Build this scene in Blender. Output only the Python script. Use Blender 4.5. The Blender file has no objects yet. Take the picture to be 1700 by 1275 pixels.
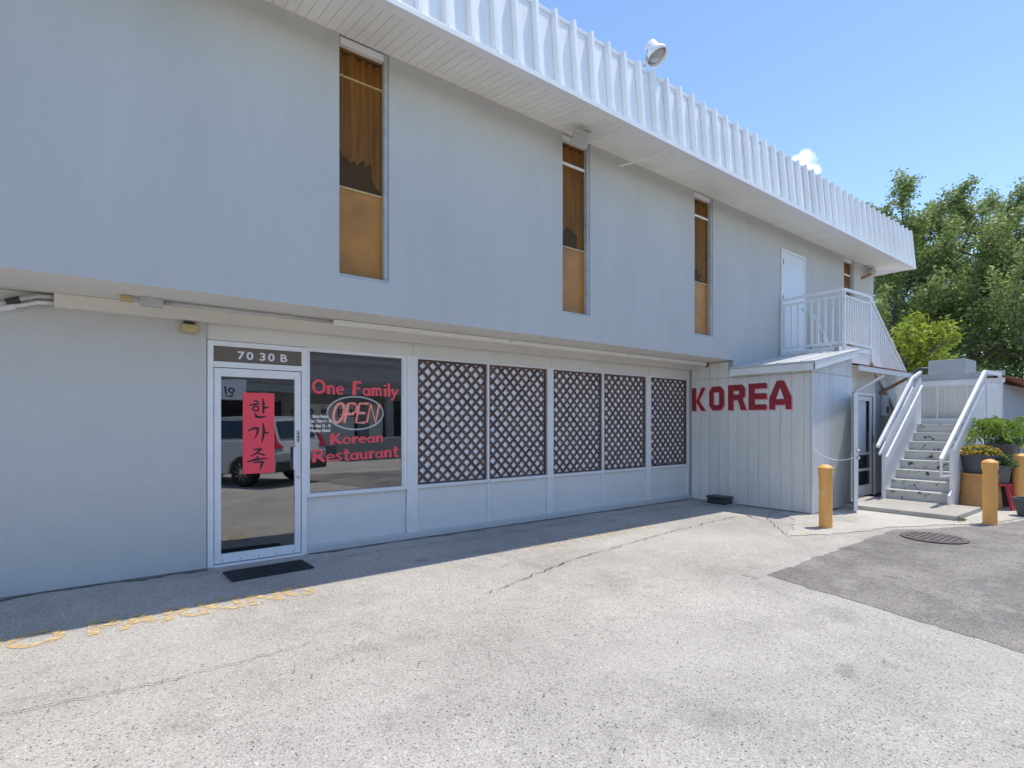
import bpy, math, random
import numpy as np
from mathutils import Vector, Matrix
R = math.radians
rnd = random.Random(7)
SC = bpy.context.scene
COL = SC.collection

# ------------------------------------------------------------------ camera, sky, sun, exposure
cam_d = bpy.data.cameras.new('camera'); cam = bpy.data.objects.new('camera', cam_d); COL.objects.link(cam)
cam.location = (0, 0, 1.53); cam.rotation_euler = (R(90), 0, R(-37.3))
cam_d.sensor_width = 36; cam_d.lens = 36 * 894 / 1700; cam_d.shift_y = 63.5 / 1700
cam_d.clip_start = 0.05; cam_d.clip_end = 2000
SC.camera = cam
SUN = Vector((0.30, -0.094, 1.0)).normalized()          # towards the sun
world = bpy.data.worlds.new('World'); SC.world = world; world.use_nodes = True
wn = world.node_tree.nodes; wl = world.node_tree.links
bg = wn['Background']; sky = wn.new('ShaderNodeTexSky'); sky.sky_type = 'NISHITA'; sky.sun_disc = False
sky.sun_elevation = math.asin(SUN.z); sky.sun_rotation = math.atan2(SUN.x, SUN.y)
sky.air_density = 0.80; sky.dust_density = 0.0; sky.ozone_density = 2.6
tc = wn.new('ShaderNodeTexCoord'); CL = Vector((.606 + .795 * .582 * .9, .795 - .606 * .582 * .9, .466)).normalized()
dn = wn.new('ShaderNodeVectorMath'); dn.operation = 'DISTANCE'; wl.new(tc.outputs['Generated'], dn.inputs[0]); dn.inputs[1].default_value = CL
cn = wn.new('ShaderNodeTexNoise'); cn.inputs['Scale'].default_value = 26; cn.inputs['Detail'].default_value = 7; wl.new(tc.outputs['Generated'], cn.inputs['Vector'])
fa = wn.new('ShaderNodeMapRange'); fa.inputs[1].default_value = 0; fa.inputs[2].default_value = .05; fa.inputs[3].default_value = .45; fa.inputs[4].default_value = -.25; wl.new(dn.outputs['Value'], fa.inputs[0])
ad = wn.new('ShaderNodeMath'); ad.operation = 'ADD'; wl.new(fa.outputs[0], ad.inputs[0]); wl.new(cn.outputs[0], ad.inputs[1])
cm = wn.new('ShaderNodeMapRange'); cm.inputs[1].default_value = .62; cm.inputs[2].default_value = .86; wl.new(ad.outputs[0], cm.inputs[0])
cx = wn.new('ShaderNodeMix'); cx.data_type = 'RGBA'; cx.inputs[7].default_value = (6.5, 6.6, 6.8, 1); wl.new(cm.outputs[0], cx.inputs[0]); wl.new(sky.outputs[0], cx.inputs[6])
wl.new(cx.outputs[2], bg.inputs[0]); bg.inputs[1].default_value = 0.15
sun_d = bpy.data.lights.new('sun', 'SUN'); sun_d.energy = 2.2; sun_d.angle = R(0.55); sun_d.color = (1, .935, .83)
sun = bpy.data.objects.new('sun', sun_d); COL.objects.link(sun)
sun.rotation_euler = SUN.to_track_quat('Z', 'Y').to_euler(); sun.location = (0, 0, 30)
vs = SC.view_settings; vs.view_transform = 'Standard'; vs.look = 'None'; vs.gamma = 1; vs.exposure = 0.93
vs.use_curve_mapping = False

# ------------------------------------------------------------------ materials
def nt(m):
    m.use_nodes = True
    return m.node_tree.nodes, m.node_tree.links, m.node_tree.nodes['Principled BSDF']

def pm(name, col, rough=.6, var=.1, scale=2.5, bump=0., bscale=90., metal=0., spec=.5, rand=0., stain=0., stain_col=(.12, .11, .1), sscale=1.2, slo=.55, shi=.75, stretch=(1, 1, 1)):
    m = bpy.data.materials.new(name); N, L, P = nt(m)
    P.inputs['Roughness'].default_value = rough; P.inputs['Metallic'].default_value = metal
    P.inputs['Specular IOR Level'].default_value = spec
    geo = N.new('ShaderNodeNewGeometry'); mp = N.new('ShaderNodeMapping'); mp.inputs['Scale'].default_value = stretch
    L.new(geo.outputs['Position'], mp.inputs[0])
    no = N.new('ShaderNodeTexNoise'); no.inputs['Scale'].default_value = scale; no.inputs['Detail'].default_value = 6; no.inputs['Roughness'].default_value = .6
    L.new(mp.outputs[0], no.inputs['Vector'])
    mr = N.new('ShaderNodeMapRange'); mr.inputs[1].default_value = .25; mr.inputs[2].default_value = .75
    mr.inputs[3].default_value = 1 - var; mr.inputs[4].default_value = 1 + var
    L.new(no.outputs[0], mr.inputs[0])
    fac = mr.outputs[0]
    if rand:
        oi = N.new('ShaderNodeObjectInfo'); r2 = N.new('ShaderNodeMapRange'); r2.inputs[3].default_value = 1 - rand; r2.inputs[4].default_value = 1 + rand
        L.new(oi.outputs['Random'], r2.inputs[0]); mu = N.new('ShaderNodeMath'); mu.operation = 'MULTIPLY'
        L.new(fac, mu.inputs[0]); L.new(r2.outputs[0], mu.inputs[1]); fac = mu.outputs[0]
    vm = N.new('ShaderNodeVectorMath'); vm.operation = 'SCALE'; vm.inputs[0].default_value = col
    L.new(fac, vm.inputs['Scale']); out = vm.outputs[0]
    if stain:
        n2 = N.new('ShaderNodeTexNoise'); n2.inputs['Scale'].default_value = sscale; n2.inputs['Detail'].default_value = 9; n2.inputs['Roughness'].default_value = .68
        L.new(mp.outputs[0], n2.inputs['Vector'])
        m2 = N.new('ShaderNodeMapRange'); m2.inputs[1].default_value = slo; m2.inputs[2].default_value = shi; m2.inputs[4].default_value = stain
        L.new(n2.outputs[0], m2.inputs[0])
        mx = N.new('ShaderNodeMix'); mx.data_type = 'RGBA'; mx.inputs[7].default_value = (*stain_col, 1)
        L.new(m2.outputs[0], mx.inputs[0]); L.new(out, mx.inputs[6]); out = mx.outputs[2]
    L.new(out, P.inputs['Base Color'])
    if bump:
        nb = N.new('ShaderNodeTexNoise'); nb.inputs['Scale'].default_value = bscale; nb.inputs['Detail'].default_value = 4
        L.new(mp.outputs[0], nb.inputs['Vector'])
        b = N.new('ShaderNodeBump'); b.inputs['Strength'].default_value = bump; b.inputs['Distance'].default_value = .01
        L.new(nb.outputs[0], b.inputs['Height']); L.new(b.outputs[0], P.inputs['Normal'])
    return m

def ground_mat(name, base, light, dark, big=.12, peb=70., fleck=.5):
    """worn pavement with exposed aggregate: pale and dark stones in a grey binder"""
    m = bpy.data.materials.new(name); N, L, P = nt(m)
    P.inputs['Roughness'].default_value = .9; P.inputs['Specular IOR Level'].default_value = .25
    geo = N.new('ShaderNodeNewGeometry')
    def noise(s, d=5, r=.6):
        n = N.new('ShaderNodeTexNoise'); n.inputs['Scale'].default_value = s; n.inputs['Detail'].default_value = d; n.inputs['Roughness'].default_value = r
        L.new(geo.outputs['Position'], n.inputs['Vector']); return n.outputs[0]
    def mrange(x, a, b, c, d):
        r = N.new('ShaderNodeMapRange'); r.inputs[1].default_value = a; r.inputs[2].default_value = b; r.inputs[3].default_value = c; r.inputs[4].default_value = d
        L.new(x, r.inputs[0]); return r.outputs[0]
    def mix(f, a, b):
        x = N.new('ShaderNodeMix'); x.data_type = 'RGBA'; L.new(f, x.inputs[0])
        for s, k in ((a, 6), (b, 7)):
            if isinstance(s, tuple): x.inputs[k].default_value = (*s, 1)
            else: L.new(s, x.inputs[k])
        return x.outputs[2]
    def vor(s):
        v = N.new('ShaderNodeTexVoronoi'); v.inputs['Scale'].default_value = s; L.new(geo.outputs['Position'], v.inputs['Vector'])
        sp = N.new('ShaderNodeSeparateColor'); L.new(v.outputs['Color'], sp.inputs[0]); return v.outputs['Distance'], sp.outputs[0], sp.outputs[1]
    d1, c1, e1 = vor(peb); d2, c2, e2 = vor(peb * .42)
    c = mix(mrange(c1, .0, 1., 0., 1.), base, light)
    c = mix(mrange(e1, .80, .82, 0, fleck), c, dark)
    # larger dark stones, only near their cell centre
    near = mrange(d2, .28, .34, 1, 0); sel = mrange(e2, .86, .87, 0, .85)
    mu = N.new('ShaderNodeMath'); mu.operation = 'MULTIPLY'; L.new(near, mu.inputs[0]); L.new(sel, mu.inputs[1])
    c = mix(mu.outputs[0], c, tuple(x * .45 for x in dark))
    sel2 = mrange(c2, .88, .89, 0, .7); mu2 = N.new('ShaderNodeMath'); mu2.operation = 'MULTIPLY'; L.new(near, mu2.inputs[0]); L.new(sel2, mu2.inputs[1])
    c = mix(mu2.outputs[0], c, tuple(min(1, x * 1.35) for x in light))
    # broad wear and grime
    g = mrange(noise(.55, 7, .62), .3, .7, 1 - big, 1 + big); g2 = mrange(noise(3.1, 6, .7), .3, .72, 1.07, .9)
    mm = N.new('ShaderNodeMath'); mm.operation = 'MULTIPLY'; L.new(g, mm.inputs[0]); L.new(g2, mm.inputs[1])
    vm = N.new('ShaderNodeVectorMath'); vm.operation = 'SCALE'; L.new(c, vm.inputs[0]); L.new(mm.outputs[0], vm.inputs['Scale'])
    c = mix(mrange(noise(.9, 9, .72), .54, .74, 0, .55), vm.outputs[0], tuple(x * .8 for x in dark)); c = mix(mrange(noise(2.3, 4, .5), .68, .74, 0, .35), c, tuple(x * .6 for x in dark)); c = mix(mrange(noise(.35, 3, .5), .5, .75, 0, .35), c, tuple(min(1, x * 1.12) for x in light))
    L.new(c, P.inputs['Base Color'])
    b = N.new('ShaderNodeBump'); b.inputs['Strength'].default_value = .55; b.inputs['Distance'].default_value = .006
    L.new(d1, b.inputs['Height']); b2 = N.new('ShaderNodeBump'); b2.inputs['Strength'].default_value = .3; b2.inputs['Distance'].default_value = .02
    L.new(noise(14, 6), b2.inputs['Height']); L.new(b.outputs[0], b2.inputs['Normal']); L.new(b2.outputs[0], P.inputs['Normal'])
    return m

def glass_mat(name, tint, refl, rough=0., bump=0., blend=.35):
    m = bpy.data.materials.new(name); N, L, P = nt(m); N.remove(P)
    t = N.new('ShaderNodeBsdfTransparent'); t.inputs[0].default_value = (*tint, 1)
    g = N.new('ShaderNodeBsdfGlossy'); g.inputs['Roughness'].default_value = rough
    fr = N.new('ShaderNodeLayerWeight'); fr.inputs[0].default_value = blend
    r = N.new('ShaderNodeMapRange'); r.inputs[3].default_value = refl; r.inputs[4].default_value = 1; L.new(fr.outputs['Fresnel'], r.inputs[0])
    mx = N.new('ShaderNodeMixShader'); L.new(r.outputs[0], mx.inputs[0]); L.new(t.outputs[0], mx.inputs[1]); L.new(g.outputs[0], mx.inputs[2])
    geo = N.new('ShaderNodeNewGeometry'); no = N.new('ShaderNodeTexNoise'); no.inputs['Scale'].default_value = 1.3 if not bump else 110
    L.new(geo.outputs['Position'], no.inputs['Vector']); b = N.new('ShaderNodeBump'); b.inputs['Strength'].default_value = bump or .3; b.inputs['Distance'].default_value = .004
    L.new(no.outputs[0], b.inputs['Height']); L.new(b.outputs[0], g.inputs['Normal'])
    L.new(mx.outputs[0], N['Material Output'].inputs[0]); return m

def amber_mat(name, col, clear):
    m = bpy.data.materials.new(name); N, L, P = nt(m)
    geo = N.new('ShaderNodeNewGeometry'); v = N.new('ShaderNodeTexNoise'); v.inputs['Scale'].default_value = 95; v.inputs['Detail'].default_value = 2
    L.new(geo.outputs['Position'], v.inputs['Vector'])
    n2 = N.new('ShaderNodeTexNoise'); n2.inputs['Scale'].default_value = 3; n2.inputs['Detail'].default_value = 5; L.new(geo.outputs['Position'], n2.inputs['Vector'])
    r = N.new('ShaderNodeMapRange'); r.inputs[1].default_value = .3; r.inputs[2].default_value = .7; r.inputs[3].default_value = .8; r.inputs[4].default_value = 1.2; L.new(n2.outputs[0], r.inputs[0])
    vm = N.new('ShaderNodeVectorMath'); vm.operation = 'SCALE'; vm.inputs[0].default_value = col; L.new(r.outputs[0], vm.inputs['Scale'])
    L.new(vm.outputs[0], P.inputs['Base Color']); P.inputs['Roughness'].default_value = .24
    b = N.new('ShaderNodeBump'); b.inputs['Strength'].default_value = .9; b.inputs['Distance'].default_value = .006; L.new(v.outputs[0], b.inputs['Height']); L.new(b.outputs[0], P.inputs['Normal'])
    if clear:
        t = N.new('ShaderNodeBsdfTransparent'); t.inputs[0].default_value = (.97, .82, .55, 1)
        mx = N.new('ShaderNodeMixShader'); mx.inputs[0].default_value = clear
        L.new(P.outputs[0], mx.inputs[1]); L.new(t.outputs[0], mx.inputs[2]); L.new(mx.outputs[0], N['Material Output'].inputs[0])
    return m

def leaf_mat(name, c0, c1, rough=.45):
    m = bpy.data.materials.new(name); N, L, P = nt(m)
    geo = N.new('ShaderNodeNewGeometry'); mx = N.new('ShaderNodeMix'); mx.data_type = 'RGBA'
    mx.inputs[6].default_value = (*c0, 1); mx.inputs[7].default_value = (*c1, 1)
    L.new(geo.outputs['Random Per Island'], mx.inputs[0]); L.new(mx.outputs[2], P.inputs['Base Color'])
    P.inputs['Roughness'].default_value = rough
    tr = N.new('ShaderNodeBsdfTranslucent'); L.new(mx.outputs[2], tr.inputs[0])
    ms = N.new('ShaderNodeMixShader'); ms.inputs[0].default_value = .45
    L.new(P.outputs[0], ms.inputs[1]); L.new(tr.outputs[0], ms.inputs[2]); L.new(ms.outputs[0], N['Material Output'].inputs[0]); return m

def peel_mat(name, col, under, lo, hi, scale=9, rough=.55):
    return pm(name, col, rough, .06, 3, .15, 60, stain=1., stain_col=under, sscale=scale, slo=lo, shi=hi)

M = {}
M['stucco'] = pm('stucco_paint', (.56, .553, .525), .85, .05, 1.1, .45, 70, spec=.15, stain=.32, stain_col=(.46, .45, .42), sscale=1.0, slo=.47, shi=.78, stretch=(1.6, 1.6, .45))
M['stucco2'] = pm('stucco_paint_lower', (.62, .605, .57), .85, .06, 1.6, .8, 60, spec=.15, stain=.35, stain_col=(.42, .41, .385), sscale=1.6, slo=.48, shi=.78)
M['beige'] = pm('beige_bounce_paint', (.77, .74, .67), .75, .05, 1.5, .1, 60, spec=.2, stain=.2, stain_col=(.4, .37, .3), sscale=1.4)  # beige paint; for the overhang ceiling, warm ground bounce is put into the colour
M['panel'] = pm('panel_paint', (.74, .725, .68), .55, .04, 2, .08, 40, stain=.2, stain_col=(.3, .3, .29), sscale=2.2, slo=.58, shi=.8)
M['trim'] = pm('white_aluminium', (.86, .85, .83), .35, .05, 5, .05, 40, spec=.5, stain=.3, stain_col=(.4, .38, .35), sscale=3, slo=.6, shi=.85)
M['trim2'] = pm('trim_paint', (.80, .79, .76), .5, .06, 4, .08, 40, stain=.25, stain_col=(.35, .32, .28), sscale=3, slo=.58, shi=.8)
M['fascia'] = pm('white_metal_panel', (.89, .89, .88), .32, .05, 2, 0, spec=.5, rand=.05, stain=.28, stain_col=(.55, .53, .50), sscale=1.7, slo=.5, shi=.78, stretch=(5, 3, .5))
M['soffitboard'] = pm('vinyl_soffit', (.88, .855, .79), .6, .04, 3, 0, rand=.025, stain=.15, stain_col=(.45, .42, .36), sscale=2)
M['glass'] = glass_mat('storefront_glass', (.62, .64, .65), .25)
M['screen'] = glass_mat('door_pane', (.90, .91, .92), .05, blend=.06)
M['amber'] = amber_mat('amber_obscure_glass', (.46, .185, .018), .0)
M['amberclear'] = amber_mat('amber_clear_glass', (.16, .085, .025), .72)
M['curtain'] = pm('curtain_cloth', (.66, .50, .32), .9, .55, 3.2, 0, stretch=(7, 1, .35))
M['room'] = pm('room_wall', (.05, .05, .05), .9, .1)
M['lattice'] = pm('lattice_wood', (.125, .08, .062), .75, .3, 12, .3, 60, rand=.35, stain=.5, stain_col=(.17, .065, .035), sscale=5, slo=.5, shi=.7)
M['backing'] = pm('white_blind_board', (.93, .93, .92), .5, .03, 3)
M['red'] = pm('red_vinyl', (.98, .12, .14), .6, .05, 3, spec=.1)
M['redfilm'] = pm('red_banner', (.98, .11, .14), .6, .06, 3, .2, 9, spec=.1)
M['ink'] = pm('black_ink', (.018, .016, .018), .5, .2, 30)
M['cream'] = pm('cream_vinyl', (.85, .80, .68), .5, .02)
M['brownsign'] = pm('brown_transom', (.165, .125, .085), .35, .05, 3)
M['white'] = pm('white_paint', (.80, .80, .79), .45, .04, 3, .05, 40)
M['door'] = pm('white_door_paint', (.74, .77, .80), .4, .03, 2)
M['neonglass'] = pm('pink_neon_tube', (.85, .42, .42), .25, .05, 5)
M['neonrim'] = pm('pale_neon_tube', (.62, .68, .75), .25, .05, 5)
for nm, cl, st_ in (('neonglass', (1, .36, .36, 1), .75), ('neonrim', (.6, .72, 1, 1), .5)):
    pb = M[nm].node_tree.nodes['Principled BSDF']; pb.inputs['Emission Color'].default_value = cl; pb.inputs['Emission Strength'].default_value = st_
M['plank'] = pm('plank_paint', (.74, .72, .665), .65, .06, 3, .25, 40, rand=.035, stretch=(2, 2, .35), stain=.25, stain_col=(.45, .45, .44), sscale=2.2, slo=.56, shi=.78)
M['plankblue'] = pm('plank_paint_blue', (.72, .72, .70), .65, .08, 3, .3, 40, rand=.05, stretch=(3, 3, .35), stain=.45, stain_col=(.38, .38, .38), sscale=3, slo=.55, shi=.75)
M['plankgrey'] = pm('shaded_gap_plank', (.36, .37, .37), .7, .12, 3, .3, 40, rand=.08, stretch=(3, 3, .35), stain=.4, stain_col=(.28, .28, .27), sscale=3)  # shade of the gaps between stair balusters is put into this plank colour
M['joint'] = pm('joint_backing', (.38, .38, .38), .9, .1)  # plain grey backing seen through board and plank joints
M['korea'] = pm('dark_red_sign_paint', (.30, .022, .032), .55, .2, 10, .1, 40, stain=.35, stain_col=(.45, .05, .06), sscale=8, slo=.5, shi=.7)
M['koreaedge'] = pm('pink_sign_edge', (.80, .26, .25), .55, .15, 10, stain=.5, stain_col=(.7, .55, .53), sscale=10, slo=.52, shi=.7)
M['roofsheet'] = pm('white_roof_sheet', (.60, .60, .58), .5, .08, 3, .1, 30, stain=.4, stain_col=(.35, .30, .25), sscale=3, slo=.55, shi=.75)
M['steel'] = pm('galvanised_pipe', (.55, .55, .54), .4, .15, 8, metal=.3)
M['lampgrey'] = pm('lamp_housing', (.46, .46, .43), .5, .1, 10, stain=.4, stain_col=(.3, .24, .16), sscale=12)
M['lampbeige'] = pm('yellowed_lamp_plastic', (.55, .42, .20), .5, .15, 14, stain=.5, stain_col=(.30, .20, .09), sscale=14)
M['winframe'] = pm('window_frame_grey', (.46, .47, .47), .5, .15, 9, .1, 60, stain=.5, stain_col=(.28, .25, .22), sscale=6, slo=.5, shi=.7)
M['lens'] = pm('lamp_lens', (.36, .36, .33), .15, .1, 20)
M['tube'] = pm('fluorescent_cover', (.86, .85, .81), .35, .03, 3)
M['step'] = peel_mat('chipped_step_paint', (.56, .55, .51), (.05, .045, .04), .585, .60, 8)
M['rail'] = pm('rail_paint', (.78, .78, .77), .45, .05, 6, .1, 50, stain=.45, stain_col=(.42, .33, .26), sscale=7, slo=.63, shi=.75)
M['bollard'] = peel_mat('yellow_bollard_paint', (.93, .46, .12), (.80, .72, .55), .635, .645, 7)
M['concrete'] = ground_mat('slab_concrete', (.40, .37, .32), (.50, .47, .42), (.30, .27, .23), .10, 120, .25)
M['ground'] = ground_mat('lot_pavement', (.40, .37, .327), (.55, .515, .46), (.19, .173, .15), .16, 125, .52)
M['apron'] = ground_mat('apron_concrete', (.47, .435, .38), (.60, .565, .50), (.26, .235, .20), .18, 112, .45)
M['patch'] = ground_mat('asphalt_patch', (.215, .195, .18), (.36, .33, .305), (.10, .09, .085), .30, 115, .6)
_N = M['patch'].node_tree.nodes; _L = M['patch'].node_tree.links; _g = _N.new('ShaderNodeNewGeometry'); _n = _N.new('ShaderNodeTexNoise'); _n.inputs['Scale'].default_value = 1.5; _n.inputs['Detail'].default_value = 9; _n.inputs['Roughness'].default_value = .7
_L.new(_g.outputs['Position'], _n.inputs['Vector']); _r = _N.new('ShaderNodeMapRange'); _r.inputs[1].default_value = .50; _r.inputs[2].default_value = .66; _r.inputs[4].default_value = .75; _L.new(_n.outputs[0], _r.inputs[0])
_t = _N.new('ShaderNodeBsdfTransparent'); _m = _N.new('ShaderNodeMixShader'); _L.new(_r.outputs[0], _m.inputs[0]); _L.new(_N['Principled BSDF'].outputs[0], _m.inputs[1]); _L.new(_t.outputs[0], _m.inputs[2]); _L.new(_m.outputs[0], _N['Material Output'].inputs[0])
M['crack'] = pm('crack_dirt', (.10, .095, .09), .95, .3, 20)
M['dirt'] = pm('wall_foot_dirt', (.21, .19, .165), .95, .4, 18, .3, 60)
M['rubber'] = pm('black_rubber', (.03, .032, .036), .75, .3, 40, .5, 120, stain=.4, stain_col=(.12, .12, .12), sscale=20, slo=.55, shi=.7)
M['darkplastic'] = pm('dark_plastic', (.045, .048, .052), .5, .2, 12, .1, 40)
M['iron'] = pm('rusty_iron', (.13, .10, .095), .7, .3, 14, .3, 60, stain=.5, stain_col=(.2, .11, .07), sscale=10)
M['rust'] = pm('rust', (.30, .13, .06), .85, .3, 14, .3, 60)
M['redwood'] = pm('red_stool_paint', (.50, .045, .05), .5, .1, 10)
M['terracotta'] = pm('worn_orange_planter', (.60, .30, .10), .7, .15, 5, .15, 40, stain=.4, stain_col=(.30, .17, .08), sscale=4)
M['potgrey'] = pm('grey_plant_pot', (.085, .09, .10), .6, .15, 8)
M['potbrown'] = pm('brown_plant_pot', (.17, .15, .14), .7, .15, 8)
M['soil'] = pm('soil', (.06, .045, .03), .95, .3, 20)
M['bark'] = pm('bark', (.17, .145, .12), .9, .3, 6, .6, 25)
M['leafA'] = leaf_mat('tree_leaf', (.15, .23, .055), (.46, .52, .20))
M['leafB'] = leaf_mat('dark_tree_leaf', (.09, .17, .04), (.27, .36, .11))
M['leafY'] = leaf_mat('yellow_green_leaf', (.26, .34, .03), (.42, .48, .06))
M['leafP'] = leaf_mat('palmate_leaf', (.16, .28, .04), (.36, .46, .08))
M['leafS'] = leaf_mat('shrub_leaf', (.07, .15, .05), (.22, .32, .12))
M['flower'] = leaf_mat('yellow_flower', (.60, .38, .03), (.75, .55, .06))
M['acmetal'] = pm('ac_metal', (.34, .36, .38), .45, .06, 3, metal=.1)
M['greywall'] = pm('grey_metal_wall', (.36, .40, .45), .5, .05, 2)
def worn_mat(name, col, lo, hi):
    m = pm(name, col, .8, .15, 12); N = m.node_tree.nodes; L = m.node_tree.links; geo = N.new('ShaderNodeNewGeometry')
    n = N.new('ShaderNodeTexNoise'); n.inputs['Scale'].default_value = 16; n.inputs['Detail'].default_value = 8; n.inputs['Roughness'].default_value = .75; L.new(geo.outputs['Position'], n.inputs['Vector'])
    r = N.new('ShaderNodeMapRange'); r.inputs[1].default_value = lo; r.inputs[2].default_value = hi; L.new(n.outputs[0], r.inputs[0]); t = N.new('ShaderNodeBsdfTransparent')
    mx = N.new('ShaderNodeMixShader'); L.new(r.outputs[0], mx.inputs[0]); L.new(t.outputs[0], mx.inputs[1]); L.new(N['Principled BSDF'].outputs[0], mx.inputs[2]); L.new(mx.outputs[0], N['Material Output'].inputs[0]); return m
M['yellow'] = worn_mat('worn_road_paint', (.74, .52, .22), .42, .60)
M['yellowold'] = worn_mat('faded_road_paint', (.70, .54, .25), .48, .64)
M['carwhite'] = pm('car_white_paint', (.62, .62, .62), .15, .01, 2)
M['carglass'] = pm('car_glass', (.02, .025, .03), .04, .05, 2, spec=.8)
M['tyre'] = pm('tyre_rubber', (.025, .025, .025), .8, .1)
M['rim'] = pm('alloy_rim', (.6, .6, .62), .3, .05, metal=.6)
M['taillight'] = pm('tail_light', (.50, .015, .02), .15, .05)
M['shingle'] = pm('grey_shingle', (.13, .13, .13), .9, .2, 4, .4, 30, rand=.22)
M['opwall'] = pm('plaza_wall', (.33, .33, .32), .8, .06, 1)
M['opdark'] = pm('plaza_dark_glass', (.03, .03, .033), .08, .1)

# ------------------------------------------------------------------ mesh helpers
class MB:
    def __init__(s): s.v = []; s.f = []
    def quad(s, *p):
        b = len(s.v); s.v += [tuple(q) for q in p]; s.f.append(tuple(range(b, b + len(p)))); return s
    def box(s, x0, x1, y0, y1, z0, z1):
        b = len(s.v)
        s.v += [(x0, y0, z0), (x1, y0, z0), (x1, y1, z0), (x0, y1, z0), (x0, y0, z1), (x1, y0, z1), (x1, y1, z1), (x0, y1, z1)]
        s.f += [tuple(b + i for i in q) for q in ((3, 2, 1, 0), (4, 5, 6, 7), (0, 1, 5, 4), (1, 2, 6, 5), (2, 3, 7, 6), (3, 0, 4, 7))]; return s
    def bar(s, p, q, w, h, up=(0, 0, 1)):
        p = Vector(p); q = Vector(q); d = (q - p).normalized(); a = d.cross(Vector(up)).normalized() * (w / 2); c = a.cross(d).normalized() * (h / 2)
        b = len(s.v)
        for e in (p, q): s.v += [tuple(e - a - c), tuple(e + a - c), tuple(e + a + c), tuple(e - a + c)]
        s.f += [tuple(b + i for i in t) for t in ((0, 1, 2, 3), (7, 6, 5, 4), (0, 4, 5, 1), (1, 5, 6, 2), (2, 6, 7, 3), (3, 7, 4, 0))]; return s
    def tube(s, pts, r, n=8, cap=True):
        pts = [Vector(p) for p in pts]; rs = r if isinstance(r, (list, tuple)) else [r] * len(pts); b = len(s.v); ref = None
        for i, p in enumerate(pts):
            d = (pts[min(i + 1, len(pts) - 1)] - pts[max(i - 1, 0)]).normalized()
            if ref is None: ref = Vector((0, 0, 1)) if abs(d.z) < .9 else Vector((1, 0, 0))
            a = d.cross(ref).normalized(); ref = a.cross(d).normalized()
            for k in range(n):
                t = 2 * math.pi * k / n; s.v.append(tuple(p + (a * math.cos(t) + ref * math.sin(t)) * rs[i]))
        for i in range(len(pts) - 1):
            for k in range(n):
                k2 = (k + 1) % n; s.f.append((b + i * n + k, b + i * n + k2, b + (i + 1) * n + k2, b + (i + 1) * n + k))
        if cap:
            s.f.append(tuple(b + k for k in reversed(range(n)))); e = b + (len(pts) - 1) * n; s.f.append(tuple(e + k for k in range(n)))
        return s
    def lathe(s, prof, c=(0, 0, 0), n=24):
        b = len(s.v)
        for r, z in prof:
            for k in range(n):
                t = 2 * math.pi * k / n; s.v.append((c[0] + r * math.cos(t), c[1] + r * math.sin(t), c[2] + z))
        for i in range(len(prof) - 1):
            for k in range(n):
                k2 = (k + 1) % n; s.f.append((b + i * n + k, b + i * n + k2, b + (i + 1) * n + k2, b + (i + 1) * n + k))
        s.f.append(tuple(b + k for k in reversed(range(n)))); e = b + (len(prof) - 1) * n; s.f.append(tuple(e + k for k in range(n))); return s
    def ext(s, poly, vec):
        b = len(s.v); n = len(poly); s.v += [tuple(p) for p in poly]; s.v += [tuple(Vector(p) + Vector(vec)) for p in poly]
        s.f.append(tuple(range(b, b + n))); s.f.append(tuple(reversed(range(b + n, b + 2 * n))))
        for i in range(n): j = (i + 1) % n; s.f.append((b + j, b + i, b + n + i, b + n + j))
        return s
    def stroke(s, pts, w, fn):
        """flat ribbon through 2-D points with widths w, placed by fn(x, y)"""
        P = [Vector((*p, 0)) for p in pts]; n = len(P); ws = w if isinstance(w, (list, tuple)) else [w] * n; b = len(s.v)
        for i in range(n):
            d0 = (P[i] - P[max(i - 1, 0)]); d1 = (P[min(i + 1, n - 1)] - P[i])
            if d0.length < 1e-9: d0 = d1
            if d1.length < 1e-9: d1 = d0
            d = (d0.normalized() + d1.normalized()); d = d.normalized() if d.length > 1e-6 else d0.normalized()
            nn = Vector((-d.y, d.x, 0)); k = 1 / max(.5, nn.dot(Vector((-d1.normalized().y, d1.normalized().x, 0))))
            for sg in (-1, 1):
                q = P[i] + nn * (sg * ws[i] / 2 * k); s.v.append(tuple(fn(q.x, q.y)))
        for i in range(n - 1): s.f.append((b + 2 * i, b + 2 * i + 2, b + 2 * i + 3, b + 2 * i + 1))
        return s
    def mesh(s, name):
        me = bpy.data.meshes.new(name); me.from_pydata(s.v, [], s.f); me.update(); return me

WL = {}
def tag(o, label=None, cat=None, group=None, kind=None):
    for k, v in (('label', label), ('category', cat), ('group', group), ('kind', kind)):
        if v: o[k] = v
    return o
def link(name, data, parent=None, loc=(0, 0, 0)):
    o = bpy.data.objects.new(name, data); COL.objects.link(o); loc = Vector(loc); WL[o.name] = loc
    if parent is not None: o.parent = parent; o.location = loc - WL[parent.name]
    else: o.location = loc
    return o
def obj(name, mb, mat, parent=None, loc=(0, 0, 0), smooth=False, bevel=0.):
    me = mb.mesh(name) if isinstance(mb, MB) else mb
    if mat and not me.materials: me.materials.append(M[mat])
    if smooth: me.polygons.foreach_set('use_smooth', [True] * len(me.polygons))
    o = link(name, me, parent, loc)
    if bevel:
        b = o.modifiers.new('bevel', 'BEVEL'); b.width = bevel; b.segments = 2; b.limit_method = 'ANGLE'
    return o
def bx(name, mat, dims, parent=None, bevel=0.):
    return obj(name, MB().box(*dims), mat, parent, bevel=bevel)
def thing(name, label, cat, loc=(0, 0, 0), group=None):
    return tag(link(name, None, None, loc), label, cat, group)
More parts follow.
